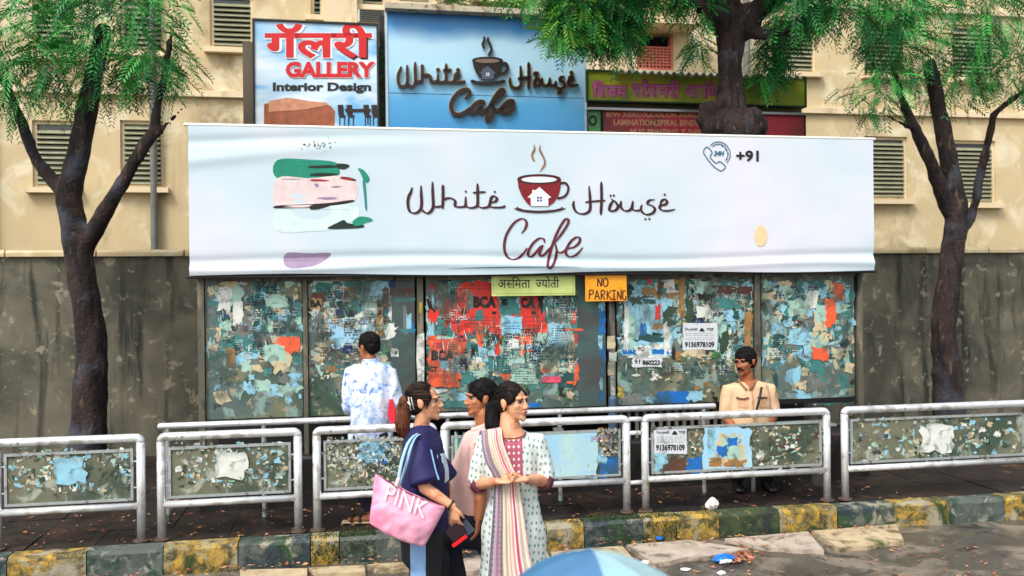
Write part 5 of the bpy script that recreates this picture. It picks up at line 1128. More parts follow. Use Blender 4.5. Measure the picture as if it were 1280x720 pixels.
mb=MB(); mb.ell((0,-.027,.034),(.083,.096,.087),M=M,n=24); mb.ell((0,-.055,-.005),(.077,.07,.078),M=M,n=20)
for s_ in (-1,1): mb.ell((s_*.066,.012,.03),(.018,.045,.04),M=M,n=14)
mb.loft([M@V((0,-.10,.0)),M@V((0,-.145,-.03)),DD(619,532,.06),DD(616,548,.07)],[.04,.045,.05,.02],n=14)
hb=hair_obj(t,mb,hairr,body=body,sc=(40,40,14),amp=.002); pt_=M@V((0,-.13,-.01)); strands(t,body,hb,t.a,hairm,to_pt(pt_),500,seed=2)
mb=MB(); mb.loft([M@V((.0,-.105,.005)),M@V((0,-.15,-.035)),DD(617,533,.05),DD(614,549,.06)],[.032,.052,.055,.018],n=14); hb=hair_obj(t,mb,hairm,body=body,sc=(50,50,8),name='ponytail'); strands(t,body,hb,t.a,hairm,lambda p:V((-.1,0,-1)),260,seed=3)
mb=MB(); e_=M@V((-.083,-.012,-.038)); e2=M@V((.086,-.005,-.038)); mb.ell(e2,(.006,.006,.007),n=8); t.part('earring',mb,flat('gold',(.85,.6,.2),.3),parent=body,smooth=True)
# kurta
mb=MB()
mb.loft([DD(638.5,543.5,.01),DD(639,548,.015),DD(639.5,558,.02),DD(640,588,.01),DD(641,622,.03),DD(642,660,.04),DD(643,700,.04),DD(643,745,.04)],[(.10,.08),(.160,.105),(.178,.120),(.165,.13),(.155,.115),(.192,.145),(.21,.16),(.225,.17)],side=sidev,n=24,capk=.2)
mb.loft([sL+V((.07,0,.012)),sL+V((.012,0,.006)),(sL+eL)/2,eL*.9+sL*.1,eL+(wL-eL)*.12],[.050,.060,.061,.058,.053],n=14,capk=.3); mb.loft([sR+V((-.07,0,.012)),sR+V((-.012,0,.006)),(sR+eR)/2,eR*.9+sR*.1,eR+(wR-eR)*.14],[.050,.060,.062,.060,.055],n=14,capk=.3)
co,no,fs=remesh(mb,.008,3); co0=co.copy()
# open round neckline: sink the cloth under the skin at the collar
nc=DD(639.5,540,-.03)
co=wrinkle(co,no,.012,(9,9,2.6),4,mask=lambda p: 1.0 if p[2]<1.10 else .6)
km=gm('kurta_print',(.84,.87,.85),.8,.03,8)
n_=km.node_tree.nodes; L_=km.node_tree.links; pb=n_['Principled BSDF']
vt=n_.new('ShaderNodeTexVoronoi'); vt.voronoi_dimensions='2D'; vt.inputs['Scale'].default_value=36; vt.inputs['Randomness'].default_value=.35
tc=n_.new('ShaderNodeTexCoord'); mpn=n_.new('ShaderNodeMapping'); mpn.inputs['Scale'].default_value=(1,.62,1); mpn.inputs['Rotation'].default_value=(0,0,.15); sx_n=n_.new('ShaderNodeSeparateXYZ'); cx_n=n_.new('ShaderNodeCombineXYZ'); L_.new(tc.outputs['Object'],sx_n.inputs[0]); L_.new(sx_n.outputs['X'],cx_n.inputs['X']); L_.new(sx_n.outputs['Z'],cx_n.inputs['Y'])
L_.new(cx_n.outputs[0],mpn.inputs[0]); L_.new(mpn.outputs[0],vt.inputs['Vector'])
mrn=n_.new('ShaderNodeMapRange'); mrn.inputs['From Min'].default_value=.17; mrn.inputs['From Max'].default_value=.28; L_.new(vt.outputs['Distance'],mrn.inputs['Value'])
old=pb.inputs['Base Color'].links[0].from_socket; mxn=n_.new('ShaderNodeMix'); mxn.data_type='RGBA'; mxn.inputs[6].default_value=lin((.46,.60,.62))+(1,); L_.new(mrn.outputs[0],mxn.inputs[0]); L_.new(old,mxn.inputs[7]); L_.new(mxn.outputs[2],pb.inputs['Base Color'])
kur=t.part('kurta',as_mb(co,fs),km,smooth=True)
ykm=gm('embroidered_pink',(.66,.32,.40),.8,.1,20); n_=ykm.node_tree.nodes; L_=ykm.node_tree.links; pb=n_['Principled BSDF']
ck=n_.new('ShaderNodeTexVoronoi'); ck.distance='MANHATTAN'; ck.inputs['Scale'].default_value=34; ck.inputs['Randomness'].default_value=0; tc=n_.new('ShaderNodeTexCoord'); mpn=n_.new('ShaderNodeMapping'); mpn.inputs['Scale'].default_value=(1,.01,.8); L_.new(tc.outputs['Object'],mpn.inputs[0]); L_.new(mpn.outputs[0],ck.inputs['Vector'])
mrn=n_.new('ShaderNodeMapRange'); mrn.inputs['From Min'].default_value=.28; mrn.inputs['From Max'].default_value=.34; L_.new(ck.outputs['Distance'],mrn.inputs['Value'])
old=pb.inputs['Base Color'].links[0].from_socket; mxn=n_.new('ShaderNodeMix'); mxn.data_type='RGBA'; mxn.inputs[6].default_value=lin((.86,.84,.80))+(1,); L_.new(mrn.outputs[0],mxn.inputs[0]); L_.new(old,mxn.inputs[7]); L_.new(mxn.outputs[2],pb.inputs['Base Color'])
xa,xb=DD(621,560).x,DD(653,560).x; za_,zb2=DD(640,594).z,DD(640,541).z
t.part('embroidered_yoke',extract(co,no,fs,lambda p,n: xa<p[0]<xb and za_<p[2]<zb2 and n[1]<-.1,.003),ykm,parent=kur,smooth=True,fix=False)
# neck opening shows skin: a disc of skin-coloured chest slightly proud
mb=MB(); bs=DD(639,540.5,-.012); ring=[bs+V((.088*math.cos(a),.086*math.sin(a),-.004-.020*max(0,-math.sin(a)))) for a in np.linspace(0,2*math.pi,25)]; mb.loft(ring,[.0042]*25,n=8,cap=False); t.part('neckline_piping',mb,flat('maroon_piping',(.45,.12,.20),.7),parent=kur,smooth=True)
cb=flat('sleeve_border_maroon',(.38,.16,.24),.8,.35)
def cuff(a,b,k0,k1): 
    mb=MB(); mb.loft([a+(b-a)*k0,a+(b-a)*k1],[.056,.056],n=16,cap=True,capk=.1); return mb
t.part('sleeve_border',cuff(eL,wL,.02,.16),cb,parent=kur,smooth=True); t.part('sleeve_border',cuff(eR,wR,.02,.18),cb,parent=kur,smooth=True)
mb=MB(); 
for k in range(4): c_=eR+(wR-eR)*(.86+k*.03); mb.loft([c_+V((.0,math.cos(a)*.028,math.sin(a)*.028)) for a in np.linspace(0,2*math.pi,17)],[.0028]*17,n=6,cap=False)
t.part('bangles',mb,flat('maroon_bangle',(.45,.08,.12),.25),parent=body,smooth=True,stuff=True)
mb=MB(); c_=wL+(eL-wL)*.1; mb.loft([c_+V((.0,math.cos(a)*.026,math.sin(a)*.026)) for a in np.linspace(0,2*math.pi,17)],[.004]*17,n=6,cap=False); t.part('wristband',mb,flat('dark_watch_strap',(.12,.07,.06),.5),parent=body,smooth=True)
# dupatta: pleated cloth over her right shoulder, falling to the front
dm=bpy.data.materials.new('striped_dupatta'); dm.use_nodes=True; n_=dm.node_tree.nodes; L_=dm.node_tree.links; pb=n_['Principled BSDF']; pb.inputs['Roughness'].default_value=.85
uvn=n_.new('ShaderNodeUVMap'); sp=n_.new('ShaderNodeSeparateXYZ'); L_.new(uvn.outputs[0],sp.inputs[0]); rp=n_.new('ShaderNodeValToRGB'); rp.color_ramp.interpolation='CONSTANT'
nw=n_.new('ShaderNodeTexNoise'); nw.inputs['Scale'].default_value=5; L_.new(uvn.outputs[0],nw.inputs['Vector']); mw=n_.new('ShaderNodeMath'); mw.operation='MULTIPLY_ADD'; mw.inputs[1].default_value=.05; L_.new(nw.outputs['Fac'],mw.inputs[0]); L_.new(sp.outputs['X'],mw.inputs[2]); L_.new(mw.outputs[0],rp.inputs[0])
cols=[(0,(.50,.53,.60)),(.06,(.34,.34,.40)),(.11,(.62,.58,.60)),(.20,(.54,.44,.50)),(.30,(.44,.46,.50)),(.36,(.80,.76,.62)),(.42,(.70,.66,.62)),(.47,(.86,.80,.74)),(.53,(.74,.58,.48)),(.57,(.86,.82,.76)),(.63,(.84,.56,.58)),(.68,(.88,.82,.78)),(.72,(.80,.36,.46)),(.79,(.87,.80,.78)),(.83,(.66,.66,.62)),(.88,(.85,.78,.66)),(.93,(.85,.82,.78)),(.97,(.85,.70,.66))]
e=rp.color_ramp.elements; e[0].position=0; e[0].color=lin(cols[0][1])+(1,); e[1].position=cols[1][0]; e[1].color=lin(cols[1][1])+(1,)
for pos,c in cols[2:]: q_=e.new(pos); q_.color=lin(c)+(1,)
vt=n_.new('ShaderNodeTexVoronoi'); vt.distance='MANHATTAN'; vt.inputs['Scale'].default_value=1; vt.inputs['Randomness'].default_value=0; mpn=n_.new('ShaderNodeMapping'); mpn.inputs['Scale'].default_value=(12,55,1); L_.new(uvn.outputs[0],mpn.inputs[0]); L_.new(mpn.outputs[0],vt.inputs['Vector'])
lt=n_.new('ShaderNodeMath'); lt.operation='LESS_THAN'; lt.inputs[1].default_value=.33; L_.new(vt.outputs['Distance'],lt.inputs[0])
l2=n_.new('ShaderNodeMath'); l2.operation='LESS_THAN'; l2.inputs[1].default_value=.34; L_.new(sp.outputs['X'],l2.inputs[0]); mu=n_.new('ShaderNodeMath'); mu.operation='MULTIPLY'; L_.new(lt.outputs[0],mu.inputs[0]); L_.new(l2.outputs[0],mu.inputs[1])
mu2=n_.new('ShaderNodeMath'); mu2.operation='MULTIPLY'; mu2.inputs[1].default_value=.7; L_.new(mu.outputs[0],mu2.inputs[0])
mxn=n_.new('ShaderNodeMix'); mxn.data_type='RGBA'; mxn.inputs[7].default_value=lin((.76,.52,.60))+(1,); L_.new(mu2.outputs[0],mxn.inputs[0]); L_.new(rp.outputs[0],mxn.inputs[6]); L_.new(mxn.outputs[2],pb.inputs['Base Color'])
def drape(rows,n=44,pl=.010,np_=7,thick=.005):
    "rows: (left point, right point, bulge) down the length of the cloth"
    R_=[]; 
    rr=[]
    m=len(rows); LA=catmull([r_[0] for r_ in rows],6); RA=catmull([r_[1] for r_ in rows],6); BA=catmull([V((r_[2],0,0)) for r_ in rows],6)
    vs=[];uv=[];fs=[]
    for i,(a,b,bu) in enumerate(zip(LA,RA,BA)):
        w_=(b-a); nrm=V((w_.z*.0,-1,.15)).normalized()
        for k in range(n+1):
            f=k/n; p=a+w_*f+nrm*(bu.x*math.sin(math.pi*f)+pl*(math.sin(f*np_*2*math.pi+i*.05)+.4*math.sin(f*np_*3.3*math.pi+2))*.5); vs.append(p); uv.append((f*.998+.001,i/len(LA)*1.0))
    N=len(vs); vs+=[p+V((0,thick,0)) for p in vs]; uv+=uv
    for i in range(len(LA)-1):
        for k in range(n):
            a=i*(n+1)+k; fs.append((a,a+1,a+n+2,a+n+1)); fs.append((a+N,a+n+1+N,a+n+2+N,a+1+N))
    return vs,fs,uv
rows=[(DD(600,560,.16),DD(622,552,.17),.0),(DD(599,543,.07),DD(624,536,.08),.02),(DD(601,539,-.03),DD(627,536,-.05),.03),(DD(602,556,-.10),DD(629,553,-.11),.025),(DD(607,578,-.14),DD(639,580,-.14),.02),(DD(617,597,-.15),DD(648,600,-.145),.02),(DD(617,620,-.15),DD(651,622,-.15),.02),(DD(615,655,-.17),DD(656,655,-.18),.015),(DD(612,695,-.18),DD(662,695,-.19),.012),(DD(609,735,-.19),DD(672,735,-.20),.012)]
vs,fs,uv=drape(rows); mb=MB(); mb.add(vs,fs); t.part('dupatta',mb,dm,smooth=True,uv=uv,fix=False)
mb=MB(); b0=DD(642,690,.04)
for sx_ in (-.085,.085): mb.loft([V((b0.x+sx_,b0.y,.62)),V((b0.x+sx_,b0.y,.35)),V((b0.x+sx_*1.05,b0.y+.02,.10))],[.11,.085,.07],n=16,capk=.1)
t.part('trousers',mb,flat('pale_trousers',(.78,.80,.76),.8),smooth=True)
# ---------------- 2. the girl with the pink bag
D=5.45; base=V(((530-640)/F*D,D,0))
t=Thing('person','young woman in a navy top with a brown ponytail, facing right, carrying the pink bag','person',base,world=True)
hc=DD(531.5,501.5); M=headM(hc,(.985,-.12,.03),s=1.03)
mb=MB(); head_shapes(mb,M)
mb.loft([DD(529,517,.0),DD(528,527,.0),DD(525,545,.02)],[.050,.048,.060],n=14)
sN=DD(522,561,-.16); sF=DD(533,560,.15); eN=DD(531,610,-.22); wN=DD(566,633,-.26); eF=DD(556,606,.14); wF=DD(566,640,.02)
sidev=V((.08,1,0)).normalized()
mb.loft([DD(526,545,.02),DD(528,556,.0),DD(532,585,0),DD(532,620,0),DD(529,655,0),DD(529,672,0)],[(.07,.06),(.16,.095),(.145,.115),(.12,.10),(.155,.12),(.15,.115)],side=sidev,n=20)
arms(mb,sN,eN,wN,(.045,.037,.033,.023)); arms(mb,sF,eF,wF,(.045,.037,.033,.023))
hand(mb,wN,(.18,.05,-.98),(.55,.8,.1),1,.55,.93); hand(mb,wF,(.25,-.2,-.95),(.4,-.6,0),1,.6,.9)
for sy_,kx in ((-.085,.02),(.085,.06)):
    b0=DD(529,672,0); legs(mb,b0+V((0,sy_,-.02)),V((b0.x+kx,b0.y+sy_,.47)),V((b0.x+kx-.02,b0.y+sy_,.09)),V((b0.x+kx+.17,b0.y+sy_,.02)))
body=body_obj(t,mb,skA,M); face_parts(t,body,M,hairr,lipc=(.66,.30,.28))
mb=MB(); mb.ell((0,-.030,.032),(.083,.095,.088),M=M,n=24); mb.ell((0,-.055,-.008),(.078,.07,.078),M=M,n=20)
for s_ in (-1,1): mb.ell((s_*.068,.014,.032),(.017,.046,.042),M=M,n=14); mb.loft([M@V((s_*.07,.035,.03)),M@V((s_*.073,.03,-.01)),M@V((s_*.07,.02,-.04))],[.012,.010,.004],n=8)
hb=hair_obj(t,mb,hairr,body=body,sc=(26,26,60),amp=.002); pt_=M@V((0,-.125,.03)); strands(t,body,hb,t.a,hairm,to_pt(pt_),380,seed=4); strands(t,body,hb,t.a,hairb,to_pt(pt_),140,seed=14)
mb=MB(); mb.loft([M@V((0,-.11,.02)),DD(508,500,.0),DD(504,518,-.01),DD(503,534,-.02),DD(507,547,-.03)],[.035,.045,.05,.045,.015],n=14); hb=hair_obj(t,mb,hairb,body=body,sc=(50,50,10),name='ponytail',label='lighter brown ponytail'); strands(t,body,hb,t.a,hairr,lambda p:V((-.1,0,-1)),170,seed=5); strands(t,body,hb,t.a,gm('auburn_hair',(.50,.26,.13),.5),lambda p:V((.1,0,-1)),170,seed=6)
mb=MB(); P=[DD(510.5,497,-.075),DD(514,497,-.078),DD(517.5,512,-.078),DD(514,513,-.075)]; mb.loft(P+[P[0]],[.0035]*5,n=8,cap=False); mb.loft([DD(510,503,-.07),DD(513,506,-.075)],[.006,.006],n=8); t.part('hair_clip',mb,flat('silver_clip',(.80,.78,.76),.25),parent=body,smooth=True)
navy=gm('navy_cotton',(.09,.08,.30),.75,.12,8); blk=gm('black_track_fabric',(.04,.055,.10),.7,.15,8); lblue=flat('light_blue_fabric',(.48,.63,.80),.75)
mb=MB()
mb.loft([DD(524.5,536,.02),DD(526,543,.01),DD(529,557,.0),DD(532,588,0),DD(532,618,0),DD(530,648,0),DD(529,660,0)],[(.075,.066),(.15,.095),(.168,.125),(.16,.145),(.155,.142),(.165,.150),(.168,.152)],side=sidev,n=24,capk=.2)
mb.loft([sN+V((.0,.04,.01)),sN*.5+eN*.5,eN+V((0,0,.035))],[.072,.082,.090],n=16,capk=.15); mb.loft([sF,sF*.5+eF*.5,eF+V((0,0,.03))],[.07,.085,.09],n=16,capk=.15)
co,no,fs=remesh(mb,.008,3); co=wrinkle(co,no,.012,(7,7,3.2),14)
top=t.part('t_shirt',as_mb(co,fs),navy,smooth=True)
x1_=DD(563,575).x
t.part('chest_print',extract(co,no,fs,lambda p,n: n[0]>.80 and p[1]>D-.13 and DD(560,600).z<p[2]<DD(560,563).z and p[1]<D+.06 and noise.noise(V((p[1]*7,0,p[2]*11)))>-.28,.003),flat('white_chest_print',(.78,.84,.90),.7),parent=top,smooth=True,fix=False)
mb=MB(); P=[sN+V((.085,-.045,-.0)),sN*.5+eN*.5+V((.09,-.045,0)),eN+V((.088,-.05,.06))]; mb.loft(P,[(.005,.004)]*3,n=8); t.part('sleeve_piping',mb,lblue,parent=top,smooth=True)
mb=MB()
for sy_,kx in ((-.085,.02),(.085,.06)):
    b0=DD(529,672,0); mb.loft([b0+V((0,sy_,.06)),b0+V((0,sy_,-.10)),V((b0.x+kx,b0.y+sy_,.47)),V((b0.x+kx-.01,b0.y+sy_,.12))],[(.13,.10),(.125,.10),(.10,.09),(.085,.085)],side=(1,0,0),n=18,capk=.2)
co,no,fs=remesh(mb,.009,2); co=wrinkle(co,no,.008,(8,8,3),24)
pt=t.part('track_pants',as_mb(co,fs),blk,smooth=True)
t.part('side_panel',extract(co,no,fs,lambda p,n: DD(516,700).x<p[0]<DD(536,700).x and n[1]<-.2 and p[1]<D,.003),lblue,parent=pt,smooth=True,fix=False)
mb=MB(); c_=wN+(eN-wN)*.06; d_=(wN-eN).normalized(); a_=d_.orthogonal().normalized(); b_=d_.cross(a_); mb.loft([c_+a_*(.029*math.cos(a))+b_*(.029*math.sin(a)) for a in np.linspace(0,2*math.pi,21)],[.0055]*21,n=8,cap=False); t.part('bracelet',mb,flat('dark_bead_bracelet',(.12,.06,.05),.4),parent=body,smooth=True)
# the red and dark wallet in her hand
p=DD(573,671,-.25); t2=Thing('wallet','dark flat wallet with a red edge held in the hand of the girl in navy','wallet',p,world=True)
def obox(c,ax,ay,az,hx,hy,hz_):
    m=MB(); vs=[c+ax*(sx*hx)+ay*(sy*hy)+az*(sz*hz_) for sz in (-1,1) for sy in (-1,1) for sx in (-1,1)]; m.add(vs,[(0,2,3,1),(4,5,7,6),(0,1,5,4),(2,6,7,3),(0,4,6,2),(1,3,7,5)]); return m
ax=V((.80,0,.60)).normalized(); az=V((-.6,0,.8)).normalized(); ay=V((0,1,0))
t2.part('cover',obox(DD(570,664,-.245),ax,ay,az,.050,.009,.040),flat('dark_wallet_leather',(.14,.05,.10),.4)); t2.part('red_edge',obox(DD(574.5,676,-.25),ax,ay,az,.050,.011,.010),flat('red_leather',(.85,.08,.10),.4)); t2.part('inner_fold',obox(DD(583,660,-.235),ax,ay,az,.03,.006,.04),flat('grey_card_sleeve',(.22,.26,.32),.3))
# ---------------- the bag
pk=gm('pink_canvas',(.93,.66,.76),.7,.06,6,.0015,60,layers=[((.84,.38,.54),3.2,.62,.10,4)])
bt=Thing('tote_bag','soft pink tote bag with white letters, hung from the shoulder of the girl in navy','bag',DD(508,665,-.28),world=True)
def bagpt(px,py,o): return W(px,py,5.17+o)
TL,TR,BR,BL=(470,592),(556,634),(529,683),(463,655)
rows=[]
vs=[];fs=[];NU,NV=26,20
def bl(a,b,f): return (a[0]+(b[0]-a[0])*f,a[1]+(b[1]-a[1])*f)
for side_ in (0,1):
    for j in range(NV+1):
        f=j/NV
        for i in range(NU+1):
            g_=i/NU; L0=bl(TL,BL,f); R0=bl(TR,BR,f); p=bl(L0,R0,g_)
            bow=math.sin(math.pi*g_)*(3.5 if f>.9 else 0)*(f-.9)*10; edge=(max(0,math.sin(math.pi*min(max(g_,.0),1)))**.45)*(max(0,math.sin(math.pi*(f*.82+.09)))**.5 if f<.97 else .35)
            th=.012+.075*edge*(.45+.55*f)
            nzv=noise.noise(V((g_*5,f*3,side_*9)))*.016+noise.noise(V((g_*12+f*4,f*8,3)))*.006
            x_=p[0]+ (1.8 if .02<f<.98 else 0)*((g_>.98)-(g_<.02)); y_=p[1]+bow-(5*math.sin(math.pi*g_) if f==0 else 0)*-1*(1-f)
            q_=bagpt(x_,y_,0); q_.y+= (-th+nzv) if side_==0 else (th+nzv); vs.append(q_)
N1=(NU+1)*(NV+1)
for side_ in (0,1):
    for j in range(NV):
        for i in range(NU):
            a=side_*N1+j*(NU+1)+i; f4=(a,a+1,a+NU+2,a+NU+1); fs.append(f4 if side_==0 else tuple(reversed(f4)))
for i in range(NU): 
    a=NV*(NU+1)+i; fs.append((a,a+1,a+1+N1,a+N1))
for j in range(NV):
    for c_ in (0,NU): a=j*(NU+1)+c_; b=a+NU+1; fs.append((a,b,b+N1,a+N1))
mb=MB(); mb.add(vs,fs); bgo=bt.part('bag_body',mb,pk,smooth=True)
sub_=bgo.modifiers.new('s','SUBSURF'); sub_.levels=1; sub_.render_levels=1
# lettering follows the tilt of the bag
raw=text_raw('PINK',0); vsr,fsr=raw; x0=min(p[0] for p in vsr);x1=max(p[0] for p in vsr);y0=min(p[1] for p in vsr);y1=max(p[1] for p in vsr)
mb=MB(); A_=(487,613); B_=(537,637)
def front_y(px,py):
    best=None
    d=[((v_-bagpt(px,py,0)).xz.length_squared if hasattr(v_,'xz') else 0,v_.y) for v_ in vs[:N1]]; return min(d)[1]
cache={}
out=[]
for p in vsr:
    fx=(p[0]-x0)/(x1-x0); fy=(p[1]-y0)/(y1-y0); px=A_[0]+(B_[0]-A_[0])*fx+ (1-fy)*(-5); py=A_[1]+(B_[1]-A_[1])*fx - fy*19+8
    key=(round(px),round(py)); 
    if key not in cache: cache[key]=front_y(px,py)
    q_=bagpt(px,py,0); q_.y=cache[key]-.012; out.append(q_)
mb.add(out,fsr); bt.part('lettering',mb,flat('white_bag_print',(.92,.88,.90),.6),fix=False)
strapm=flat('light_blue_strap',(.62,.78,.88),.6)
for (P) in ([DD(498,600,-.33),DD(502,578,-.31),DD(509,556,-.27),DD(516,546,-.20),DD(523,542,-.10),DD(522,548,.02)],[DD(500,606,-.24),DD(508,580,-.28),DD(513,560,-.26),DD(519,547,-.19),DD(526,543,-.10),DD(524,548,.02)]):
    mb=MB(); c_=catmull(P,6); mb.loft(c_,[(.009,.004)]*len(c_),side=(1,.2,.2),n=10); bt.part('strap',mb,strapm,smooth=True)
mb=MB(); mb.loft([DD(496,606,-.335),DD(498,599,-.335)],[.014,.012],n=10); bt.part('strap_tab',mb,flat('cream_tab',(.85,.80,.78),.6),smooth=True)
# ---------------- 3. the man in the pink shirt
D=5.85; base=V(((590-640)/F*D,D,0))
t=Thing('person','man in a pale pink shirt and dark jeans walking left between the two women','person',base,world=True)
hc=DD(600,497); M=headM(hc,(-.93,-.36,-.02),s=1.02)
mb=MB(); head_shapes(mb,M,True)
mb.loft([DD(603,516,.0),DD(606,528,.0),DD(607,545,.03)],[.062,.062,.07],n=14)
sN=DD(600,560,-.19); sF=DD(592,556,.20); eN=DD(601,614,-.18); wN=DD(598,648,-.22); eF=DD(590,610,.25); wF=DD(577,640,.15)
sidev=V((.3,-1,0)).normalized()
mb.loft([DD(604,542,.02),DD(600,556,.0),DD(593,590,0),DD(587,625,0),DD(588,655,0)],[(.08,.07),(.20,.11),(.17,.13),(.15,.13),(.165,.13)],side=sidev,n=20)
arms(mb,sN,eN,wN,(.052,.042,.038,.028)); arms(mb,sF,eF,wF,(.052,.042,.038,.028))
hand(mb,wN,(-.1,.0,-1),(-1,.2,0),1,.45,1.02); hand(mb,wF,(-.2,0,-1),(-1,0,0),-1,.5,1.02)
b0=DD(590,655,0); legs(mb,b0+V((-.02,-.09,0)),V((b0.x-.16,b0.y-.09,.50)),V((b0.x-.10,b0.y-.09,.10)),V((b0.x-.28,b0.y-.12,.02)),(.09,.06,.037)); legs(mb,b0+V((.02,.09,0)),V((b0.x+.08,b0.y+.09,.50)),V((b0.x+.30,b0.y+.09,.14)),V((b0.x+.14,b0.y+.07,.02)),(.09,.06,.037))
body=body_obj(t,mb,skB,M); face_parts(t,body,M,hairm,lipc=(.45,.20,.16),brow=1.2)
def short_hair(t,body,M,mat=hairm,puff=1.0,sc=(28,28,34)):
    mb=MB(); mb.ell((0,-.024,.040),(.082*puff,.097*puff,.084*puff),M=M,n=24); mb.ell((0,-.060,.0),(.074,.062,.070),M=M,n=20); mb.ell((0,.030,.086),(.052,.038,.024),M=M,n=16)
    for s_ in (-1,1): mb.ell((s_*.069,.018,.018),(.013,.018,.036),M=M,n=12)
    hb=hair_obj(t,mb,mat,body=body,sc=sc,amp=.006); strands(t,body,hb,t.a,mat,down_flow(M),700,4,.008,seed=7,lift=.003); return hb
short_hair(t,body,M,puff=1.03)
shp=gm('pale_pink_shirt',(.87,.70,.67),.8,.05,8); mb=MB()
mb.loft([DD(605,541,.02),DD(603,549,.01),DD(599,562,.0),DD(592,592,0),DD(586,622,0),DD(584,636,0)],[(.09,.075),(.19,.11),(.205,.13),(.19,.155),(.185,.16),(.19,.16)],side=sidev,n=24,capk=.15)
mb.loft([sN+V((0,.03,.01)),sN*.5+eN*.5,eN*.85+sN*.15],[.072,.078,.078],n=16,capk=.15); mb.loft([sF,sF*.5+eF*.5,eF*.85+sF*.15],[.07,.075,.075],n=16,capk=.15)
co,no,fs=remesh(mb,.008,3); co=wrinkle(co,no,.011,(7,7,3),34); shirt=t.part('shirt',as_mb(co,fs),shp,smooth=True)
colm=gm('pale_pink_collar',(.90,.76,.73),.8,.04,8); t.part('collar',band(DD(604.5,532.5,.01),.080,.080,.024,.005,tilt=(.030,0)),colm,parent=shirt,smooth=True)
mb=MB(); ce=DD(604.5,538,.01); P=[ce+V((.095*math.cos(a),.093*math.sin(a),.030*math.cos(a))) for a in np.linspace(0,2*math.pi,24)]; mb.loft(P,[(.020,.006)]*24,side=(0,0,1),n=10,cap=False); t.part('collar_fold',mb,colm,parent=shirt,smooth=True)
t.part('sleeve_hem',(lambda m:(m.loft([eN*.83+sN*.17,eN*.87+sN*.13],[.080,.080],n=18,capk=.05),m)[1])(MB()),colm,parent=shirt,smooth=True)
jn=gm('dark_jeans',(.07,.10,.17),.8,.25,8,.002,60); mb=MB()
mb.loft([b0+V((-.0,-.07,.08)),b0+V((-.03,-.09,-.06)),V((b0.x-.16,b0.y-.09,.50)),V((b0.x-.10,b0.y-.09,.12))],[(.15,.12),(.135,.115),(.092,.09),(.08,.08)],n=18,capk=.2); mb.loft([b0+V((.0,.07,.08)),b0+V((.02,.09,-.06)),V((b0.x+.08,b0.y+.09,.50)),V((b0.x+.29,b0.y+.09,.16))],[(.15,.12),(.135,.115),(.092,.09),(.08,.08)],n=18,capk=.2)
co,no,fs=remesh(mb,.009,2); co=wrinkle(co,no,.009,(8,8,3.5),44); t.part('jeans',as_mb(co,fs),jn,smooth=True)
# ---------------- 4. the youth behind the railing, seen from behind
D=7.50; base=V(((462-640)/F*D,D,PZ))
t=Thing('person','youth in a white and blue patterned shirt seen from behind, behind the left railing','person',base,world=True)
hc=DD(460,433); M=headM(hc,(-.80,.58,-.12),s=.98)
mb=MB(); head_shapes(mb,M,True); mb.loft([DD(463,446),DD(464,455),DD(465,464)],[.052,.052,.062],n=14)
sL=DD(439,466,.02); sR=DD(490,466,.0); eL=DD(437,508,.05); wL=DD(441,520,.30); eR=DD(494,506,-.02); wR=DD(489,520,.22)
sidev=V((1,.12,0)).normalized()
mb.loft([DD(464,459),DD(465,468),DD(466,500),DD(464,530),DD(463,548)],[(.07,.06),(.175,.10),(.155,.11),(.135,.10),(.15,.11)],side=sidev,n=20)
arms(mb,sL,eL,wL,(.045,.037,.034,.025)); arms(mb,sR,eR,wR,(.045,.037,.034,.025)); hand(mb,wL,(.2,1,.1),(1,0,0),1,.6); hand(mb,wR,(-.3,1,.1),(-1,0,0),-1,.6)
b0=DD(463,548); fx=W(450,654,7.38)
legs(mb,b0+V((-.085,0,0)),V((b0.x-.13,b0.y-.12,.62)),V((fx.x+.09,7.42,PZ+.09)),V((fx.x-.10,7.42,PZ+.035))); legs(mb,b0+V((.085,0,0)),V((b0.x+.09,b0.y+.02,.60)),V((b0.x+.10,b0.y+.05,PZ+.09)),V((b0.x+.06,b0.y+.22,PZ+.02)))
body=body_obj(t,mb,skE,M,.006); face_parts(t,body,M,hairm); short_hair(t,body,M,puff=1.06)
fsh=gm('white_blue_floral_shirt',(.80,.84,.92),.8,.03,5,layers=[((.60,.70,.86),13,.55,.02,7),((.36,.50,.76),17,.61,.015,6),((.84,.83,.84),7,.60,.03,4)])
mb=MB(); mb.loft([DD(464,456),DD(465,461),DD(466,470),DD(466,500),DD(464,530),DD(463,556)],[(.085,.07),(.17,.105),(.195,.125),(.185,.14),(.18,.135),(.19,.14)],side=sidev,n=24,capk=.15)
mb.loft([sL+V((.08,0,.012)),sL+V((.015,0,.0)),sL*.5+eL*.5,eL,eL+(wL-eL)*.25],[.06,.068,.066,.064,.06],n=16,capk=.3); mb.loft([sR+V((-.08,0,.012)),sR+V((-.015,0,0)),sR*.5+eR*.5,eR,eR+(wR-eR)*.2],[.06,.068,.066,.064,.06],n=16,capk=.3)
mb.loft([DD(463.5,449),DD(464,457)],[(.062,.062),(.085,.075)],side=sidev,n=18,capk=.1)
co,no,fs=remesh(mb,.009,3); co=wrinkle(co,no,.016,(7,7,4.5),54); t.part('shirt',as_mb(co,fs),fsh,smooth=True)
mb=MB(); k1=V((b0.x-.13,b0.y-.12,.62)); a1=V((fx.x+.09,7.42,PZ+.14)); k2=V((b0.x+.09,b0.y+.02,.60)); a2=V((b0.x+.10,b0.y+.05,PZ+.10))
mb.loft([b0+V((-.07,0,.05)),b0+V((-.085,0,-.08)),k1,a1],[.11,.105,.085,.07],n=16,capk=.2); mb.loft([b0+V((.07,0,.05)),b0+V((.085,0,-.08)),k2,a2],[.11,.105,.085,.07],n=16,capk=.2)
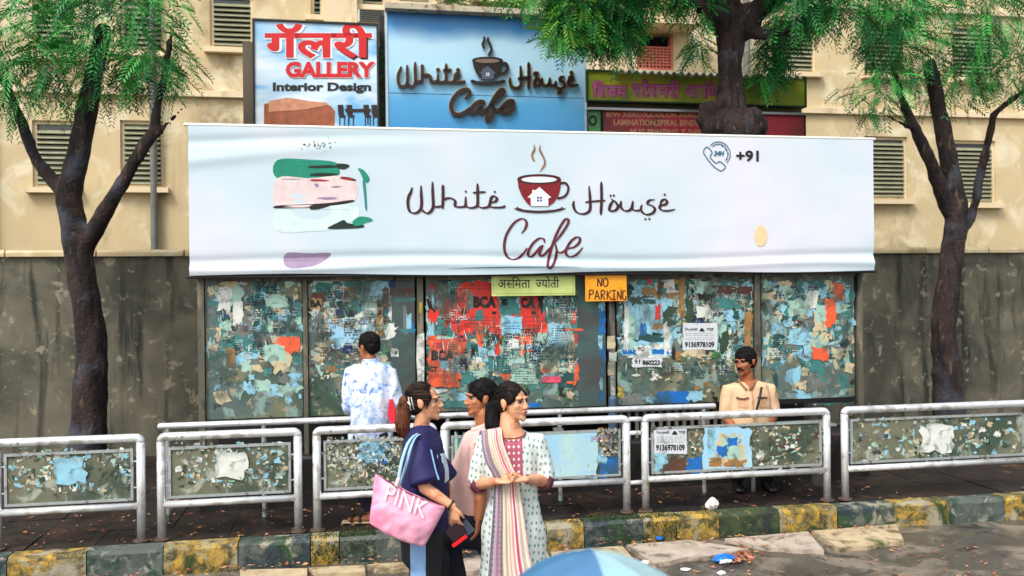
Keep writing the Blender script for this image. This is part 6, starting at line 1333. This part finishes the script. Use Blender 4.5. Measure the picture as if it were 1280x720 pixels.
co,no,fs=remesh(mb,.010,2); co=wrinkle(co,no,.008,(8,8,3.5),64); t.part('trousers',as_mb(co,fs),flat('dark_navy_trousers',(.08,.09,.20),.8,.25),smooth=True)
mb=MB(); a_=W(470,656,7.40); mb.loft([V((fx.x+.13,7.42,PZ+.012)),V((fx.x+.0,7.42,PZ+.012)),V((fx.x-.15,7.42,PZ+.014))],[(.042,.012),(.042,.011),(.048,.011)],side=(0,1,0),n=16); sd_=t.part('sandal',mb,flat('pale_sandal_sole',(.78,.70,.55),.7),smooth=True)
for xx in (-.07,.0): mb=MB(); mb.loft([V((fx.x+xx,7.42+.048*math.cos(a),PZ+.02+.05*math.sin(a))) for a in np.linspace(0,math.pi,11)],[(.012,.003)]*11,side=(1,0,0),n=8); t.part('sandal_strap',mb,flat('dark_sandal_strap',(.16,.08,.06),.6),parent=sd_,smooth=True)
# red pouch under his elbow
p=DD(490,512,-.10); mb=MB(); c_=[V((DD(x,y,-.12).x,D-.14+.02*k,DD(x,y).z)) for k in (0,) for x,y in ((487,497),(491,497),(494,508),(498,512),(494,524),(489,527),(485,517))]
bk=[q_+V((0,.035,0)) for q_ in c_]; mb.poly([(q_.x,-q_.z) for q_ in c_],c_,bk); single('pouch',mb,flat('red_pouch_cloth',(.82,.10,.20),.6,.15),'bright red pouch hanging at the elbow of the youth in the patterned shirt','pouch',world=True,at=DD(490,527,-.12))
# ---------------- 5. the seated man at the right
D=8.52; base=V(((935-640)/F*D,D,PZ))
t=Thing('person','seated man with a moustache in a peach khaki shirt, behind the right railing','person',base,world=True)
hc=DD(931,452); M=headM(hc,(-.72,-.69,-.08),(-.08,0,1),s=1.13)
mb=MB(); head_shapes(mb,M,True); mb.loft([DD(933,468,.01),DD(934,476,.01),DD(935,486,.03)],[.065,.065,.075],n=14)
sL=DD(910,488,.0); sR=DD(962,487,.05); eL=DD(908,522,-.02); wL=DD(920,540,-.20); eR=DD(966,522,.03); wR=DD(950,540,-.18)
sidev=V((1,.10,0)).normalized()
mb.loft([DD(935,480,.03),DD(936,490,.02),DD(936,515,.01),DD(937,545,0)],[(.08,.07),(.20,.12),(.18,.135),(.18,.15)],side=sidev,n=20)
arms(mb,sL,eL,wL,(.055,.045,.04,.03)); arms(mb,sR,eR,wR,(.055,.045,.04,.03)); hand(mb,wL,(.6,-.6,-.4),(0,-.3,-1),-1,.5,1.05); hand(mb,wR,(-.6,-.6,-.4),(0,-.3,-1),1,.5,1.05)
b0=DD(937,545,0); 
for sx_ in (-.10,.10): legs(mb,b0+V((sx_,0,-.01)),V((b0.x+sx_*1.5,b0.y-.24,b0.z-.10)),V((b0.x+sx_*1.4,b0.y-.06,PZ+.10)),V((b0.x+sx_*1.6,b0.y-.20,PZ+.02)),(.09,.062,.038))
body=body_obj(t,mb,skD,M,.006); face_parts(t,body,M,hairm,lipc=(.36,.16,.12),brow=1.3,moustache=True); short_hair(t,body,M,puff=1.05)
ksh=gm('peach_khaki_shirt',(.82,.68,.54),.8,.06,8); mb=MB()
mb.loft([DD(935,478,.03),DD(936,483,.02),DD(936,492,.02),DD(936,515,.0),DD(937,548,0)],[(.095,.08),(.20,.12),(.215,.14),(.21,.16),(.21,.17)],side=sidev,n=24,capk=.15)
mb.loft([sL+V((.09,0,.015)),sL+V((.015,0,.0)),sL*.5+eL*.5,eL+V((0,0,.03))],[.065,.078,.076,.074],n=16,capk=.3); mb.loft([sR+V((-.09,0,.015)),sR+V((-.015,0,0)),sR*.5+eR*.5,eR+V((0,0,.03))],[.065,.078,.076,.074],n=16,capk=.3)
co,no,fs=remesh(mb,.009,3); co=wrinkle(co,no,.010,(7,7,4),74); ks=t.part('shirt',as_mb(co,fs),ksh,smooth=True)
dkc=flat('shirt_inner_brown',(.36,.22,.16),.8)
for P in ([DD(923,475,-.02),DD(927,481,-.085),DD(933,487,-.125)],[DD(946,475,-.02),DD(943,481,-.085),DD(937,487,-.125)]): mb=MB(); c_=catmull(P,5); mb.loft(c_,[(.018,.005)]*len(c_),side=(0,-.2,1),n=10); t.part('collar',mb,gm('collar_brown',(.60,.44,.32),.8,.1,8),parent=ks,smooth=True)  # collar browner than the shirt cloth
for (x0_,x1_,y0_,y1_) in ((918,931,495,508),(942,955,495,508)):
    t.part('pocket',extract(co,no,fs,lambda p,n:DD(x0_,500).x<p[0]<DD(x1_,500).x and DD(930,y1_).z<p[2]<DD(930,y0_).z and n[1]<-.3,.006),gm('peach_khaki_pocket',(.74,.58,.44),.8,.06,8),parent=ks,smooth=True,fix=False)
zt_,zb_=DD(935,487).z,DD(935,530).z; xp=DD(936,500).x
t.part('placket',extract(co,no,fs,lambda p,n:abs(p[0]-xp)<.016 and zb_<p[2]<zt_ and n[1]<-.3,.005),gm('placket_khaki',(.70,.54,.40),.8,.06,8),parent=ks,smooth=True,fix=False)
t.part('open_neck',extract(co,no,fs,lambda p,n: n[1]<-.15 and DD(935,490).z<p[2] and abs(p[0]-xp)<(p[2]-DD(935,491).z)*.55,.004),skD,parent=ks,smooth=True,fix=False)
for (x0_,x1_) in ((917,932),(941,956)):
    t.part('pocket_flap',extract(co,no,fs,lambda p,n:DD(x0_,500).x<p[0]<DD(x1_,500).x and DD(930,498).z<p[2]<DD(930,494.5).z and n[1]<-.3,.012),dkc,parent=ks,smooth=True,fix=False)
mb=MB(); c_=catmull([DD(952,484,-.14),DD(949,500,-.19),DD(943,522,-.20)],5); mb.loft(c_,[(.012,.004)]*len(c_),side=(1,0,0),n=8); t.part('bag_strap',mb,flat('black_strap',(.06,.05,.05),.6),smooth=True)
for sx_ in (-.10,.10):
    mb=MB(); a_=V((b0.x+sx_*1.4,b0.y-.06,PZ+.07)); mb.loft([a_+V((0,.05,-.02)),a_+V((0,-.03,-.01)),a_+V((sx_*.1,-.10,-.025)),a_+V((sx_*.2,-.17,-.035))],[(.045,.045),(.05,.05),(.05,.035),(.045,.025)],n=14); t.part('shoe',mb,flat('black_shoe',(.06,.05,.05),.4),smooth=True)
tk=flat('dark_trousers',(.07,.065,.07),.8,.2); mb=MB()
for sx_ in (-.10,.10): mb.loft([b0+V((sx_*.8,.04,0)),V((b0.x+sx_*1.5,b0.y-.22,b0.z-.08)),V((b0.x+sx_*1.5,b0.y-.24,b0.z-.17)),V((b0.x+sx_*1.4,b0.y-.06,PZ+.13))],[.12,.10,.095,.075],n=16,capk=.4)
co,no,fs=remesh(mb,.012,3); t.part('trousers',as_mb(co,fs),tk,smooth=True)
# ================================================================ FOREGROUND UMBRELLA (blurred, bottom edge)
AP=W(742,689,1.75); um=Thing('umbrella','pale and bright blue panelled umbrella just below the camera, at the bottom edge','umbrella',V((AP.x,AP.y,AP.z-.75)),world=True)
ucol=[(.10,.42,.68),(.30,.58,.80),(.22,.50,.74),(.12,.44,.68),(.62,.80,.88),(.80,.84,.68),(.55,.68,.60),(.60,.78,.86)]
Rr=.38; nseg=8; off=-math.pi/2+.12   # a seam points toward the camera
def up(r,a,sagk=0): 
    return AP+V((r*math.cos(a),r*math.sin(a),-(.05*r+2.1*r*r)-sagk))
order=[5,4,3,2,1,0,7,6]
for k in range(nseg):
    a0=off+k*math.pi/4; a1=a0+math.pi/4; vs=[];fs=[]; NR,NA=8,8
    for i in range(NR+1):
        r_=Rr*i/NR
        for j in range(NA+1):
            f=j/NA; a=a0+(a1-a0)*f; rr=r_*(1-.05*math.sin(math.pi*f)*(i/NR)**3); vs.append(up(rr,a,.014*math.sin(math.pi*f)*(r_/Rr)**.7))
    n1=len(vs); vs+=[p-V((0,0,.002)) for p in vs]
    for i in range(NR):
        for j in range(NA):
            q0=i*(NA+1)+j; fs.append((q0,q0+NA+1,q0+NA+2,q0+1)); fs.append((q0+n1,q0+1+n1,q0+NA+2+n1,q0+NA+1+n1))
    colr={0:(.56,.70,.78),1:(.58,.70,.72),2:(.66,.72,.62),3:(.52,.66,.72),7:(.26,.43,.58),6:(.24,.43,.57),5:(.14,.40,.56),4:(.18,.40,.55)}[k]
    mb=MB(); mb.add(vs,fs); um.part('canopy_panel',mb,gm('umbrella_cloth_%d'%k,colr,.55,.14,7),smooth=True,fix=False)
    mb=MB(); P=[up(Rr*i/6,a0)-V((0,0,.006)) for i in range(7)]; mb.loft(P,[.003]*7,n=6); um.part('rib',mb,steel)
mb=MB(); mb.loft([AP-V((0,0,.008)),AP-V((0,0,.7))],[.006,.006],n=8); um.part('shaft',mb,steel); mb=MB(); mb.loft([AP-V((0,0,.68)),AP-V((0,0,.78))],[.014,.013],n=10); um.part('handle',mb,black)
